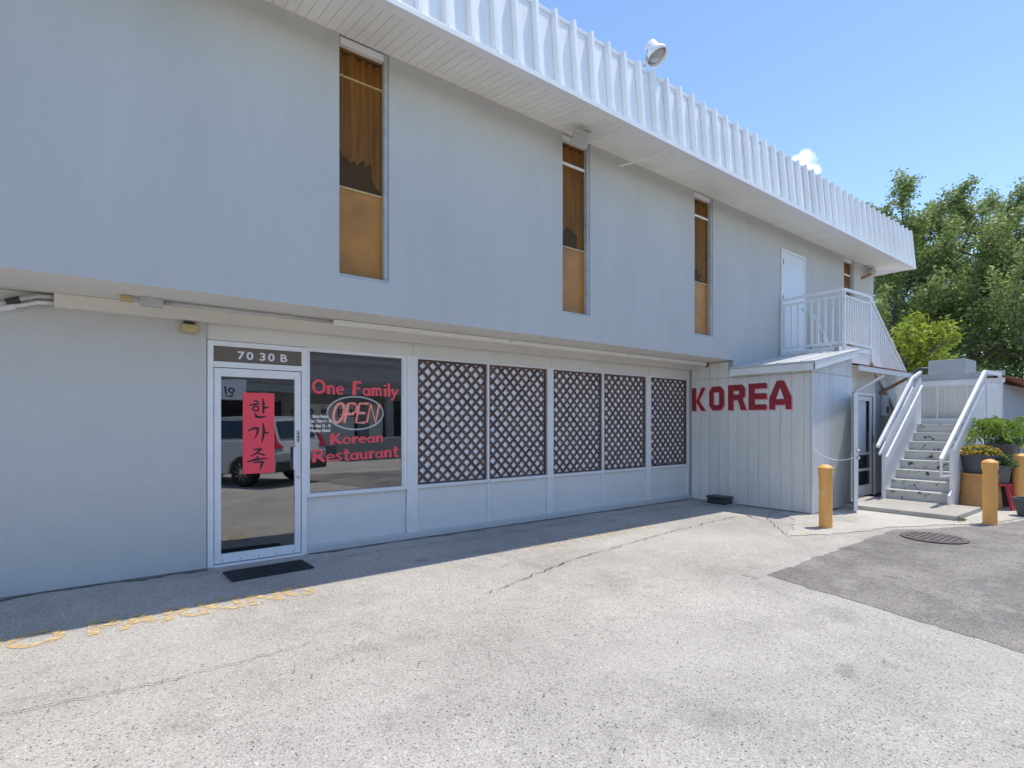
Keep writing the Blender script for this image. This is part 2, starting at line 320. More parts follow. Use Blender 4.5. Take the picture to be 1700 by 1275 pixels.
def text_mesh(txt, size, offset=0., align='LEFT', shear=0.):
    cu = bpy.data.curves.new('lettering', 'FONT'); cu.body = txt; cu.size = size; cu.offset = offset; cu.align_x = align; cu.shear = shear
    cu.resolution_u = 4
    o = bpy.data.objects.new('lettering', cu); COL.objects.link(o); bpy.context.view_layer.update()
    me = bpy.data.meshes.new_from_object(o.evaluated_get(bpy.context.evaluated_depsgraph_get())); bpy.data.objects.remove(o)
    me.materials.clear(); return me
def place_text(me, fn):
    for v in me.vertices: v.co = fn(v.co.x, v.co.y)
    return me

# ------------------------------------------------------------------ ground
YF, YU, YR = 6.45, 5.50, 4.70            # storefront plane, upper wall plane, roof edge plane
tag(obj('ground', MB().quad((-400, -400, 0), (400, -400, 0), (400, 400, 0), (-400, 400, 0)), 'ground'), 'pale grey worn parking lot pavement with exposed stones', 'pavement', kind='structure')
def sheet(name, poly, z, mat, label, cat, jit=.03, step=.12):
    pts = []; run_ = 0.
    for i, p in enumerate(poly):
        q = poly[(i + 1) % len(poly)]; ln = math.dist(p, q); n = max(2, int(ln / step)); ux, uy = (q[0] - p[0]) / ln, (q[1] - p[1]) / ln
        for k in range(n):
            t = k / n; s_ = run_ + ln * t; w_ = math.sin(math.pi * t) ** .5 * jit * (math.sin(s_ * 7.3) * .5 + math.sin(s_ * 17.1 + 1) * .35 + math.sin(s_ * 41 + 2) * .3 + rnd.uniform(-.3, .3))
            pts.append((p[0] + ux * ln * t - uy * w_, p[1] + uy * ln * t + ux * w_, z))
        run_ += ln
    return tag(obj(name, MB().quad(*pts), mat), label, cat, kind='structure')
sheet('asphalt_patch', [(5.29, 2.74), (7.4, 2.78), (8.98, 2.80), (9.6, 2.45), (10.7, 2.02), (12.2, 1.6), (17, 1.5), (17, -3), (4.2, -3), (4.55, -.4), (4.85, .78), (5.05, 1.6)], .003, 'patch', 'darker grey asphalt patch around the round drain cover', 'asphalt patch', .03, .05)
sheet('concrete_apron', [(7.3, 3.5), (8.6, 4.0), (9.2, 4.6), (9.40, 4.15), (11, 4.15), (11, 3.9), (15.5, 3.9), (15.5, 1.75), (12.2, 1.72), (10.6, 2.15), (9.1, 2.9), (8.2, 3.1)], .006, 'apron', 'bleached concrete apron in front of the shed door', 'concrete apron', .05, .06)
def crack(pts, w):
    P = []; n = 26
    for i in range(len(pts) - 1):
        for k in range(n):
            t = k / n; P.append((pts[i][0] + (pts[i + 1][0] - pts[i][0]) * t + rnd.gauss(0, .012), pts[i][1] + (pts[i + 1][1] - pts[i][1]) * t + rnd.gauss(0, .012)))
    ws = [max(.002, w * rnd.uniform(.2, 1.3)) for _ in P]
    obj('crack', MB().stroke(P, ws, lambda x, y: (x, y, .012)), 'crack', bpy.data.objects['ground'])
crack([(2.75, 3.95), (4.2, 4.35), (6.2, 4.62), (8.3, 4.75)], .012)
crack([(-1.5, 4.0), (.2, 3.75), (1.2, 3.8)], .006)
crack([(2.2, 6.02), (4.5, 5.9), (7, 6.0), (9.2, 5.75)], .010)
crack([(7.35, 3.55), (8.4, 4.35), (9.2, 4.65)], .010)

def dirt(x0, x1, y, w0):
    P = []; n = int((x1 - x0) / .06); top = [(x0 + (x1 - x0) * k / n, y + .02, .010) for k in range(n + 1)]; low = [(x0 + (x1 - x0) * k / n, y - w0 * (.25 + abs(math.sin(k * .37) * math.sin(k * .113 + 1))) * rnd.uniform(.5, 1.2), .010) for k in range(n + 1)]
    g = MB()
    for k in range(n): g.quad(low[k], low[k + 1], top[k + 1], top[k])
    obj('dirt_strip', g, 'dirt', bpy.data.objects['ground'])
dirt(-3, .87, YF - .05, .10); dirt(1.9, 9.3, YF - .06, .06); dirt(9.35, 10.9, 4.08, .05)
# worn yellow NO PARKING lettering beside the shadow line
def road_text(word, x0, y0, size, mat, sx=1.):
    return obj('road_lettering', place_text(text_mesh(word, size, .016), lambda x, y: Vector((x0 + x * sx, y0 + y, .006))), mat)
o = road_text('NO PARKING', -.84, 4.90, .46, 'yellow', .86); tag(o, 'worn yellow NO PARKING lettering on pavement before the glass door', 'road marking', kind='thing')
o = road_text('NO PARKING', 4.05, 4.96, .46, 'yellowold', .86); tag(o, 'almost worn away yellow paint on pavement before the lattice windows', 'road marking', kind='thing')

# ------------------------------------------------------------------ restaurant building
B = thing('restaurant_building', 'two storey grey blue stucco restaurant with white metal roof edge', 'building', (4, YF, 0))
WINX = [(-1.17, -.62), (1.95, 2.50), (5.07, 5.61), (8.16, 8.73), (14.29, 14.89)]
ZS, ZJ = 3.06, 5.56                       # window sill, wall top
w = MB(); xs = -8.
def wallbox(x0, x1, z0, z1):
    w.quad((x0, YU, z0), (x1, YU, z0), (x1, YU, z1), (x0, YU, z1))
edges = [(-8, -1.17)] + [(WINX[i][1], WINX[i + 1][0]) for i in range(4)] + [(14.89, 16.13)]
for a, b in edges:
    segs = [(a, b)] if not (a < 9.4 < b) else [(a, 9.4), (9.4, b)]
    for p, q in segs: wallbox(p, q, 2.69 if q <= 9.4 else 0, ZJ)
for a, b in WINX:
    wallbox(a, b, 2.69 if b < 9.4 else 0, ZS)
    for x, d in ((a, 1), (b, -1)): w.quad((x, YU, ZS), (x, YU + .2, ZS), (x, YU + .2, ZJ), (x, YU, ZJ))
    w.quad((a, YU, ZS), (b, YU, ZS), (b, YU + .2, ZS), (a, YU + .2, ZS))
w.quad((16.13, YU, 0), (16.13, 14, 0), (16.13, 14, ZJ), (16.13, YU, ZJ))
w.quad((9.4, YU, 0), (9.4, YU, 2.69), (9.4, YF + .1, 2.69), (9.4, YF + .1, 0))
w.quad((-8, YU, 2.69), (-8, YU, ZJ), (-8, 14, ZJ), (-8, 14, 2.69))
obj('upper_wall', w, 'stucco', B)
obj('overhang_ceiling', MB().quad((-8, YU, 2.69), (-8, YF + .3, 2.69), (9.4, YF + .3, 2.69), (9.4, YU, 2.69)), 'beige', B)
bx('lower_wall', 'stucco2', (-8, .87, YF - .05, YF + .2, 0, 2.685), B)
bx('header_beam', 'beige', (-.34, 9.38, YF - .15, YF - .052, 2.565, 2.688), B, .004)
hp = [(.875, 3.25), (3.256, 5.66), (5.666, 8.09), (8.096, 9.37)]
for a, b in hp: bx('header_panel', 'beige', (a, b, YF - .03, YF + .1, 2.40, 2.57), B, .002)
bx('wall_base', 'stucco2', (1.89, 9.37, YF - .06, YF + .05, 0, .085), B, .01)

# upper windows
win_txt = [None, 'tall amber window nearest the red lettered glass', 'tall amber window second along the wall under the soffit lamp', 'tall amber window above the lattice end', 'tall amber window behind the balcony rail']
for i, (a, b) in enumerate(WINX):
    W = link('window', None, B, (a, YU, ZS)); tag(W, win_txt[i])
    yp = YU + .085; m = 4.0
    rim = .045
    bx('jamb', 'winframe', (b - rim, b - .002, YU + .02, YU + .13, ZS + .004, ZJ - .01), W, .003)
    bx('jamb', 'winframe', (a + .002, a + .014, YU + .05, YU + .13, ZS + .004, ZJ - .01), W)
    bx('head', 'white', (a + .016, b - rim - .002, YU + .03, YU + .13, ZJ - .09, ZJ - .012), W, .004)
    bx('sill', 'winframe', (a + .001, b - .001, YU - .004, YU + .13, ZS - .02, ZS + .012), W, .004)
    bx('mullion', 'lampbeige', (a + .015, b - rim - .001, yp - .012, yp + .02, m - .008, m + .010), W)
    tz = 5.17
    bx('mullion', 'lampbeige' if i == 1 else 'white', (a + .015, b - rim - .001, yp - .015, yp + .02, tz - (.006 if i == 1 else .018), tz + (.006 if i == 1 else .018)), W)
    bx('pane', 'amber', (a + .014, b - rim, yp, yp + .006, ZS + .012, m - .008), W)
    bx('pane', 'amberclear', (a + .014, b - rim, yp, yp + .006, m + .010, tz - .018), W)
    bx('pane', 'amberclear', (a + .014, b - rim, yp, yp + .006, tz + .018, ZJ - .09), W)
    c = MB(); n = 60; top = 5.45; rr = random.Random(i)
    ph = rr.uniform(0, 6)
    cols = []
    for k in range(n + 1):
        t = k / n; x = a + .01 + (b - a - .03) * t; y = YU + .15 + .035 * math.sin(t * 30 + ph + 1.5 * math.sin(t * 9)); bot = 4.22 + .055 * ((i * 3) % 4) - .10 * t + .03 * math.sin(t * 11 + i) - .22 / (1 + math.exp(-(t - .84) * 40)) + .02 * math.sin(t * 37)
        cols.append((x, y, bot))
    for k in range(n):
        (x0, y0, b0), (x1, y1, b1) = cols[k], cols[k + 1]; c.quad((x0, y0, b0), (x1, y1, b1), (x1, y1, top), (x0, y0, top))
    obj('curtain', c, 'curtain', W, smooth=True)
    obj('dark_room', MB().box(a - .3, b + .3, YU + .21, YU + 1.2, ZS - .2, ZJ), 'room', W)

# upstairs door
D = link('upstairs_door', None, B, (11.7, YU, 2.98)); tag(D, 'plain white upstairs door behind the balcony rail')
bx('frame', 'white', (11.18, 11.235, YU - .03, YU - .002, 2.98, 5.08), D, .003); bx('frame', 'white', (12.175, 12.23, YU - .03, YU - .002, 2.98, 5.08), D, .003)
bx('frame', 'white', (11.18, 12.23, YU - .032, YU - .002, 5.08, 5.13), D, .003)
bx('leaf', 'door', (11.24, 12.17, YU - .018, YU - .001, 2.99, 5.075), D)
for z in (3.3, 4.05, 4.8): bx('hinge', 'iron', (11.228, 11.246, YU - .036, YU - .019, z, z + .11), D)
obj('knob', MB().lathe([(.0, 0), (.03, .01), (.035, .03), (.02, .05)], n=12), 'steel', D, (12.1, YU - .05, 3.95))

# soffit boards and roof edge
SF = link('soffit', None, B, (8, 5.1, 5.4))
bm_ = MB().ext([(.048, YU + .01, 5.548), (.048, YR + .03, 5.398), (.048, YR + .03, 5.412), (.048, YU + .01, 5.562)], (-.096, 0, 0)).mesh('soffit_board'); bm_.materials.append(M['soffitboard'])
x = .85
while x < 16.12: link('soffit_board', bm_, SF, (x, 0, 0)); x += .1005
obj('soffit_backing', MB().quad((-8, YU + .02, 5.567), (16.28, YU + .02, 5.567), (16.28, YR + .01, 5.416), (-8, YR + .01, 5.416)), 'joint', SF)
obj('end_soffit', MB().quad((16.131, YU, 5.545), (16.29, YR + .02, 5.395), (16.29, 14, 5.395), (16.131, 14, 5.545)), 'white', SF)
obj('end_corner', MB().quad((16.07, YU, 5.549), (16.131, YU, 5.545), (16.29, YR + .02, 5.395), (16.07, YR + .02, 5.399)), 'white', SF)

RF = link('roof_edge', None, B, (8, YR, 5.4))
ZB, ZT, LEAN = 5.40, 6.37, .09
sp = .3012
pan = MB().ext([(.003, YR + .008, ZB + .06), (sp - .003, YR + .008, ZB + .06), (sp - .003, YR + LEAN, ZT - .02), (.003, YR + LEAN, ZT - .02)], (0, .012, 0)).mesh('fascia_panel'); pan.materials.append(M['fascia'])
rib = MB().ext([(-.020, YR + .006, ZB + .06), (.020, YR + .006, ZB + .06), (.020, YR + LEAN - .002, ZT + .012), (-.020, YR + LEAN - .002, ZT + .012)], (0, -.085, 0)).mesh('rib'); rib.materials.append(M['fascia'])
k = 0; x = 16.285
while x > .9:
    link('rib', rib, RF, (x, 0, 0))
    if x - sp > .6: link('fascia_panel', pan, RF, (x - sp, 0, 0))
    x -= sp
obj('side_sheet', MB().box(-8, x + .29, YR + .01, YR + .05, ZB + .05, ZT), 'fascia', RF)
t = MB(); t.ext([(-8, YR - .085, ZB - .012), (-8, YR + .03, ZB - .012), (-8, YR + .03, ZB + .07), (-8, YR - .082, ZB + .05)], (24.31, 0, 0)); obj('drip_edge', t, 'white', RF, bevel=.004)
obj('top_cap', MB().ext([(-8, YR + LEAN - .015, ZT - .03), (-8, YR + LEAN + .2, ZT - .03), (-8, YR + LEAN + .2, ZT + .02), (-8, YR + LEAN - .015, ZT + .02)], (24.31, 0, 0)), 'white', RF, bevel=.004)
obj('end_fascia', MB().ext([(16.30, YR, ZB), (16.30, 14, ZB), (16.30, 14, ZT), (16.30, YR + LEAN, ZT)], (-.02, 0, 0)), 'fascia', RF)
obj('flat_roof', MB().quad((-8, YR + .1, ZT - .08), (16.28, YR + .1, ZT - .08), (16.28, 14, ZT - .08), (-8, 14, ZT - .08)), 'roofsheet', B)

# storefront: frames, door, windows, panels
def frame(parent, x0, x1, z0, z1, t=.045, mat='trim', y0=YF - .02, y1=YF + .07):
    for d in ((x0, x0 + t, y0, y1, z0, z1), (x1 - t, x1, y0, y1, z0, z1), (x0 + t, x1 - t, y0 + .002, y1, z1 - t, z1), (x0 + t, x1 - t, y0 + .002, y1, z0, z0 + t)):
        bx('frame', mat, d, parent, .003)
GD = link('glass_door', None, B, (1.38, YF, 0)); tag(GD, 'aluminium framed glass entrance door with a red banner')
for d in ((.878, .935, YF - .045, YF + .08, 0, 2.395), (1.835, 1.892, YF - .045, YF + .08, 0, 2.395), (.935, 1.835, YF - .043, YF + .08, 2.34, 2.395), (.935, 1.835, YF - .043, YF + .08, 2.115, 2.175), (.935, 1.835, YF - .07, YF + .08, 0, .02)):
    bx('frame', 'trim', d, GD, .004)
for d in ((.942, 1.008, YF - .03, YF + .015, .03, 2.108), (1.762, 1.828, YF - .03, YF + .015, .03, 2.108), (1.008, 1.762, YF - .028, YF + .015, 2.02, 2.108), (1.008, 1.762, YF - .028, YF + .015, .03, .125)):
    bx('door_rail', 'trim', d, GD, .004)
bx('door_glass', 'glass', (1.006, 1.764, YF - .006, YF, .12, 2.025), GD)
tp = bx('transom_panel', 'brownsign', (.935, 1.835, YF - .02, YF, 2.172, 2.342), GD)
for chh, xx in (('7', 1.165), ('0', 1.255), ('3', 1.385), ('0', 1.475), ('B', 1.60)):
    obj('house_number', place_text(text_mesh(chh, .118, .003), lambda x, y: Vector((xx + x * 1.2, YF - .0225, 2.215 + y))), 'white', tp)
pl = bx('pull_sticker', 'ink', (1.782, 1.812, YF - .0325, YF - .0305, 1.30, 1.435), GD)
for k, chh in enumerate('PULL'):
    obj('lettering', place_text(text_mesh(chh, .034, .002, 'CENTER'), lambda x, y, k=k: Vector((1.797 + x, YF - .0335, 1.405 - k * .032 + y))), 'white', pl)
hd = obj('pull_handle', MB().box(1.735, 1.79, YF - .075, YF - .06, .985, 1.245), 'white', GD, bevel=.006)
for z in (1.02, 1.21): obj('handle_post', MB().tube([(1.785, YF - .03, z), (1.785, YF - .062, z)], .009), 'steel', hd)
obj('lock', MB().tube([(1.795, YF - .03, .90), (1.795, YF - .042, .90)], .018, 14), 'steel', GD)
for xx in (1.02, 1.2, 1.38, 1.56, 1.74): obj('screw', MB().tube([(xx, YF - .028, .055), (xx, YF - .032, .055)], .006, 6), 'iron', GD)
SW = link('shop_window', None, B, (2.5, YF, .69)); tag(SW, 'large shop window with red painted restaurant name')
frame(SW, 1.893, 3.17, .66, 2.40, .04)
bx('sill', 'white', (1.893, 3.17, YF - .045, YF - .022, .655, .70), SW, .004)
bx('glass', 'glass', (1.93, 3.132, YF + .004, YF + .01, .698, 2.362), SW)
bx('frame', 'trim', (3.105, 3.128, YF - .012, YF + .003, .70, 2.36), SW, .002)
# panels, posts and mullions of the rest
for a, b in ((1.90, 3.165), (3.33, 4.45), (4.49, 5.60), (5.73, 6.855), (6.905, 8.03), (8.165, 9.30)): bx('lower_panel', 'panel', (a, b, YF + .0, YF + .06, .085, .655), B, .003)
for a, b in ((3.172, 3.328), (5.602, 5.728), (8.032, 8.163)): bx('post', 'trim2', (a, b, YF - .028, YF + .06, .085, 2.40), B, .004)
for a, b in ((4.452, 4.488), (6.857, 6.903), (9.302, 9.37)): bx('mullion', 'trim2', (a, b, YF - .02, YF + .06, .086, 2.40), B, .003)
for a, b in ((3.33, 4.45), (4.49, 5.60), (5.73, 6.855), (6.905, 8.03), (8.165, 9.30)):
    bx('sill', 'trim2', (a, b, YF - .035, YF + .06, .657, .70), B, .004); bx('head_trim', 'trim2', (a, b, YF - .018, YF + .06, 2.37, 2.40), B, .003)
    bx('window_backing', 'backing', (a, b, YF + .034, YF + .044, .65, 2.42), B)
# dark dining room behind the glass
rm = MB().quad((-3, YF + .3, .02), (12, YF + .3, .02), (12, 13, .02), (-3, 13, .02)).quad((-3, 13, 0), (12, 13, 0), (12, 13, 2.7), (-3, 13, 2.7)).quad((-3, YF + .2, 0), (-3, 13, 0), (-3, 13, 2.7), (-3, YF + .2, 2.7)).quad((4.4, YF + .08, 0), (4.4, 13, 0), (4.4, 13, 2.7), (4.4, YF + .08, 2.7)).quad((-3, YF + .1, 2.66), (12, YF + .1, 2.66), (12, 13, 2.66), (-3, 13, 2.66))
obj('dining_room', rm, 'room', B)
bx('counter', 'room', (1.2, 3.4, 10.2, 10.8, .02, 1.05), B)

# red painted name on the shop window: flared brush letters
def circ(cx, cy, rx, ry, a0=0, a1=360, n=18): return [(cx + rx * math.cos(R(a0 + (a1 - a0) * i / n)), cy + ry * math.sin(R(a0 + (a1 - a0) * i / n))) for i in range(n + 1)]
ST = {  # strokes in a cap-height-1 box: (points, thick)
 'O': (.86, [(circ(.42, .5, .33, .43, 0, 360, 26), .2)]), 'n': (.56, [([(.12, .62), (.14, 0)], .17), ([(.14, .45), (.26, .6), (.4, .56), (.43, .4), (.44, 0)], .15)]),
 'e': (.52, [(circ(.28, .3, .2, .26, 5, 320, 18), .14), ([(.1, .31), (.47, .34)], .1)]), 'F': (.66, [([(.16, 1), (.12, 0)], .2), ([(.08, .97), (.6, .95)], .14), ([(.14, .52), (.5, .53)], .13)]),
 'a': (.54, [(circ(.25, .28, .18, .24, 30, 340, 16), .14), ([(.44, .58), (.42, .1), (.52, .02)], .15)]), 'm': (.84, [([(.12, .62), (.14, 0)], .16), ([(.14, .45), (.25, .6), (.36, .56), (.4, 0)], .14), ([(.4, .45), (.52, .6), (.63, .56), (.68, 0)], .14)]),
 'i': (.26, [([(.12, .6), (.14, 0)], .16), ([(.11, .86), (.13, .76)], .17)]), 'l': (.26, [([(.11, 1), (.14, 0)], .16)]), 'y': (.52, [([(.06, .6), (.26, .08)], .15), ([(.48, .6), (.26, .05), (.12, -.25), (.0, -.22)], .14)]),
 'K': (.74, [([(.16, 1), (.12, 0)], .2), ([(.6, .98), (.2, .48)], .15), ([(.26, .52), (.68, .02)], .19)]), 'o': (.54, [(circ(.27, .3, .2, .26, 0, 360, 18), .15)]),
 'r': (.42, [([(.12, .62), (.14, 0)], .17), ([(.14, .42), (.26, .58), (.4, .54)], .15)]), 'R': (.76, [([(.16, 1), (.12, 0)], .2), ([(.1, .96), (.4, .98), (.58, .8), (.5, .58), (.18, .5)], .15), ([(.3, .52), (.7, .02)], .19)]),
 's': (.44, [([(.38, .54), (.24, .62), (.1, .5), (.2, .34), (.36, .22), (.28, .05), (.06, .06)], .13)]), 't': (.44, [([(.22, .92), (.2, .12), (.3, .02), (.42, .08)], .16), ([(.04, .62), (.42, .62)], .11)]),
 'u': (.56, [([(.1, .6), (.12, .14), (.24, .03), (.38, .1)], .15), ([(.42, .6), (.42, .1), (.54, .02)], .15)])}
def paint_word(word, x0, x1, z0, h, rise=0., name='lettering'):
    tot = sum(ST[c][0] if c != ' ' else .5 for c in word); k = (x1 - x0) / tot; x = 0
    for c in word:
        if c == ' ': x += .5; continue
        g = MB()
        for n_, (pts, th) in enumerate(ST[c][1]):
            ws = [th * .84] * len(pts)
            if len(pts) < 10: ws[0] *= 1.35; ws[-1] *= 1.3
            g.stroke(pts, ws, lambda a, b, n_=n_: (x0 + (x + a) * k, YF + .0018 - n_ * .0006, z0 + b * h + rise * (x + a) / tot))
        obj(name, g, 'red', SW); x += ST[c][0]
paint_word('One Family', 1.96, 3.06, 1.868, .168, -.01)
paint_word('Korean', 2.17, 2.86, 1.262, .132, .02)
paint_word('Restaurant', 1.96, 3.07, 1.055, .148, .03)
for k, s_ in enumerate(('Store Hours', 'Tue - Thur: 4 - 10', 'Fri - Sun: 12 - 10', 'Monday: Closed')):
    obj('opening_hours', place_text(text_mesh(s_, .047, .0032, 'CENTER'), lambda x, y, k=k: Vector((2.06 + x * .76, YF + .0015, 1.585 - k * .056 + y))), 'cream', SW)

# red banner on the door
BN = thing('door_banner', 'red vertical banner with black brush letters on the glass door', 'banner', (1.38, YF - .01, .97))
obj('banner_sheet', MB().box(1.222, 1.545, YF - .0105, YF - .0075, .965, 1.855), 'redfilm', BN)
def brush(strokes, cx, cz, s):
    for n_, (pts, ws) in enumerate(strokes):
        obj('brush_stroke', MB().stroke(pts, ws, lambda a, b, n_=n_: (cx + a * s, YF - .012 - n_ * .0004, cz + b * s)), 'ink', BN)
brush([([(-.25, .42), (.02, .36)], [.05, .12]), ([(-.45, .15), (-.2, .22), (.1, .24)], [.05, .11, .06]), (circ(-.12, -.02, .15, .13, 20, 380, 16), .085), ([(.24, .55), (.28, .2), (.27, -.28)], [.06, .13, .09]), ([(.3, .02), (.55, .08)], [.12, .05]), ([(-.16, -.28), (-.1, -.46), (.1, -.5), (.4, -.45)], [.07, .12, .12, .05])], 1.375, 1.685, .20)
brush([([(-.5, .14), (-.2, .28), (.0, .26), (-.04, 0), (-.18, -.32)], [.07, .12, .13, .11, .03]), ([(.24, .55), (.3, .2), (.26, -.2), (.2, -.55)], [.06, .13, .12, .03]), ([(.3, .02), (.56, .02)], [.11, .06])], 1.375, 1.41, .20)
brush([([(-.28, .5), (.1, .55), (.22, .5)], [.05, .11, .06]), ([(.1, .5), (-.1, .3), (-.4, .16)], [.1, .1, .03]), ([(-.05, .32), (.2, .26), (.36, .16)], [.05, .1, .06]), ([(-.04, .16), (-.02, -.06)], [.07, .1]), ([(-.56, -.14), (-.1, -.03), (.5, .02)], [.06, .13, .05]), ([(-.26, -.2), (.1, -.16), (.24, -.2), (.16, -.4), (.12, -.62)], [.06, .1, .12, .1, .03])], 1.375, 1.125, .20)

# open sign behind the glass
OS = thing('open_sign', 'oval OPEN tube sign hanging inside the lettered shop window', 'sign', (2.52, YF + .09, 1.42))
ell = [(2.53 + .36 * math.cos(R(a)), YF + .09, 1.645 + .205 * math.sin(R(a))) for a in range(0, 361, 9)]
obj('oval_tube', MB().tube(ell, .011, 8, False), 'neonrim', OS, smooth=True)
oc = 2.235; sl = .05
def otube(pts, x): obj('letter_tube', MB().tube([(x + a * .145 + b * sl, YF + .085, 1.525 + b * .24) for a, b in pts], .016, 8), 'neonglass', OS, smooth=True)
otube(circ(.42, .5, .42, .5, 0, 360, 20), oc - .01); otube([(0, 0), (0, 1), (.55, 1), (.8, .85), (.8, .6), (.55, .45), (0, .45)], oc + .145); otube([(.8, 0), (0, 0), (0, 1), (.8, 1)], oc + .29); otube([(0, .5), (.65, .5)], oc + .29); otube([(0, 0), (0, 1), (.8, 0), (.8, 1)], oc + .435)
obj('back_board', MB().ext([(2.52 + .30 * math.cos(R(a)), YF + .115, 1.64 + .175 * math.sin(R(a))) for a in range(0, 360, 15)], (0, .01, 0)), 'screen', OS)

# lattice panels
LT = ['dark wooden lattice panel next to the red lettered shop window', 'dark wooden lattice panel second from the lettered window', 'dark wooden lattice panel in the middle of the five', 'dark wooden lattice panel second from the shed wall', 'narrow looking dark lattice panel against the shed wall']
def clip_band(c, w, sgn, x0, x1, z0, z1):
    """polygon of the 45 degree band |sgn*(x-x0)+... - c| <= w/2 inside the rectangle"""
    poly = [(x0, z0), (x1, z0), (x1, z1), (x0, z1)]
    for lim, side in ((c - w / 2, 1), (c + w / 2, -1)):
        out = []
        for i in range(len(poly)):
            p, q = poly[i], poly[(i + 1) % len(poly)]; fp = side * ((sgn * p[0] + p[1]) / math.sqrt(2) - lim); fq = side * ((sgn * q[0] + q[1]) / math.sqrt(2) - lim)
            if fp >= 0: out.append(p)
            if fp * fq < 0: t = fp / (fp - fq); out.append((p[0] + (q[0] - p[0]) * t, p[1] + (q[1] - p[1]) * t))
        poly = out
        if not poly: return []
    return poly
for i, (a, b) in enumerate(((3.335, 4.445), (4.495, 5.595), (5.735, 6.85), (6.91, 8.025), (8.17, 9.295))):
    T = thing('lattice_panel', LT[i], 'lattice', ((a + b) / 2, YF + .03, .70), 'wooden lattice panels in the shopfront')
    z0, z1 = .702, 2.368; off = rnd.uniform(0, .1)
    for sgn, y in ((1, YF + .012), (-1, YF + .0205)):
        lo = min(sgn * a, sgn * b) + z0; hi = max(sgn * a, sgn * b) + z1; c = lo / math.sqrt(2) + off
        while c < hi / math.sqrt(2):
            p = clip_band(c + rnd.uniform(-.006, .006), .037, sgn, a + .018, b - .018, z0 + .018, z1 - .018); c += .1098
            if len(p) >= 3: obj('slat', MB().ext([(x, y, z) for x, z in p], (0, .007, 0)), 'lattice', T)
    for d in ((a, a + .02, z0, z1), (b - .02, b, z0, z1), (a + .02, b - .02, z0, z0 + .02), (a + .02, b - .02, z1 - .02, z1)): bx('edge_strip', 'lattice', (d[0], d[1], YF + .004, YF + .032, d[2], d[3]), T)

# ------------------------------------------------------------------ shed with the KOREA wall
S = thing('shed', 'grey plank lean-to shed with red KOREA lettering', 'shed', (10.2, 4.8, 0))
XK, YS = 9.37, 4.10
y = YF - .075; n = 0
while y > YS + .02:
    y2 = max(y - .196, YS + .006); top = 2.665 if y2 > YU - .05 else 2.50
    bx('plank', 'plank', (XK, XK + .022, y2 + .006, y, .015, 2.36), S, .003); bx('plank', 'plank', (XK, XK + .022, y2 + .006, y, 2.366, top), S, .003)
    y = y2; n += 1
bx('wall_core', 'joint', (XK + .012, XK + .09, YS + .02, YF - .055, .012, 2.5), S); bx('wall_core', 'joint', (XK + .012, XK + .026, YU + .02, YF - .055, 2.5, 2.67), S)
bx('corner_board', 'plankblue', (XK - .012, XK + .07, YS - .024, YS + .004, 0, 2.50), S, .004)
rz = lambda x: 2.50 + (x - 9.28) * .185
x = XK + .075
while x < 10.9:
    x2 = min(x + .188, 10.96)
    bx('plank', 'plankblue', (x + .004, x2, YS - .018, YS + .004, .015, 2.36), S, .003)
    obj('plank', MB().ext([(x + .004, YS - .018, 2.366), (x2, YS - .018, 2.366), (x2, YS - .018, rz(x2)), (x + .004, YS - .018, rz(x))], (0, .022, 0)), 'plankblue', S); x = x2
bx('wall_core', 'joint', (XK + .03, 10.95, YS + .004, YS + .07, .012, 2.5), S)
obj('side_wall', MB().ext([(10.96, YS - .02, 0), (10.96, 4.32, 0), (10.96, 4.32, 2.80), (10.96, YS - .02, 2.80)], (-.03, 0, 0)), 'plank', S)
roof = link('roof', None, S, (10, 4.8, 2.5))
obj('roof_sheet', MB().ext([(9.24, YS - .12, rz(9.24) + .02), (9.24, YU - .01, rz(9.24) + .02), (11.14, YU - .01, rz(11.14) + .02), (11.14, YS - .12, rz(11.14) + .02)], (0, 0, .03)), 'roofsheet', roof)
for k in range(4): yy = YS + .1 + k * .4; obj('roof_seam', MB().bar((9.235, yy, rz(9.235) + .055), (11.14, yy, rz(11.14) + .055), .03, .014), 'roofsheet', roof)
bx('eave_board', 'trim2', (9.25, 9.28, YS - .11, YU - .012, 2.385, 2.51), roof, .004)
obj('rake_board', MB().ext([(9.25, YS - .115, 2.39), (11.0, YS - .115, 2.39 + 1.75 * .185 + .02), (11.0, YS - .115, rz(11.0) + .018), (9.25, YS - .115, rz(9.25) + .018)], (0, .025, 0)), 'trim2', roof)
# KOREA, painted block letters (x along the wall towards the street)
def kx(a, z, dy=0): return (XK - .0025 - dy, 6.40 - a * .955, z)
def letter(polys, ox, oz, sx, sz):
    for off, mat, dy in (((.024, -.017), 'koreaedge', 0), ((0, 0), 'korea', .002)):
        for p in polys: obj('painted_letter', MB().quad(*[kx(ox + x * sx + off[0], oz + z * sz + off[1], dy) for x, z in reversed(p)]), mat, S)
Hh = .455
letter([[(0, 0), (.3, 0), (.3, 1), (0, 1)], [(.3, .38), (.72, 1), (1.0, 1), (.52, .45), (1, 0), (.68, 0), (.3, .42)]], .03, 1.755, .32, Hh)
letter([[(0, .2), (.3, .22), (.3, .76), (0, .8)], [(1, .2), (1, .8), (.68, .76), (.68, .22)], [(0, .8), (.3, .76), (.68, .76), (1, .8), (.78, 1), (.22, 1)], [(0, .2), (.22, 0), (.78, 0), (1, .2), (.68, .22), (.3, .22)]], .43, 1.760, .33, Hh)
letter([[(0, 0), (.3, 0), (.3, 1), (0, 1)], [(.3, 1), (.3, .77), (.62, .77), (.62, .62), (.3, .62), (.3, .4), (.55, .4), (.72, 0), (1.03, 0), (.82, .44), (.95, .55), (.95, .85), (.8, 1)]], .845, 1.755, .37, Hh + .015)
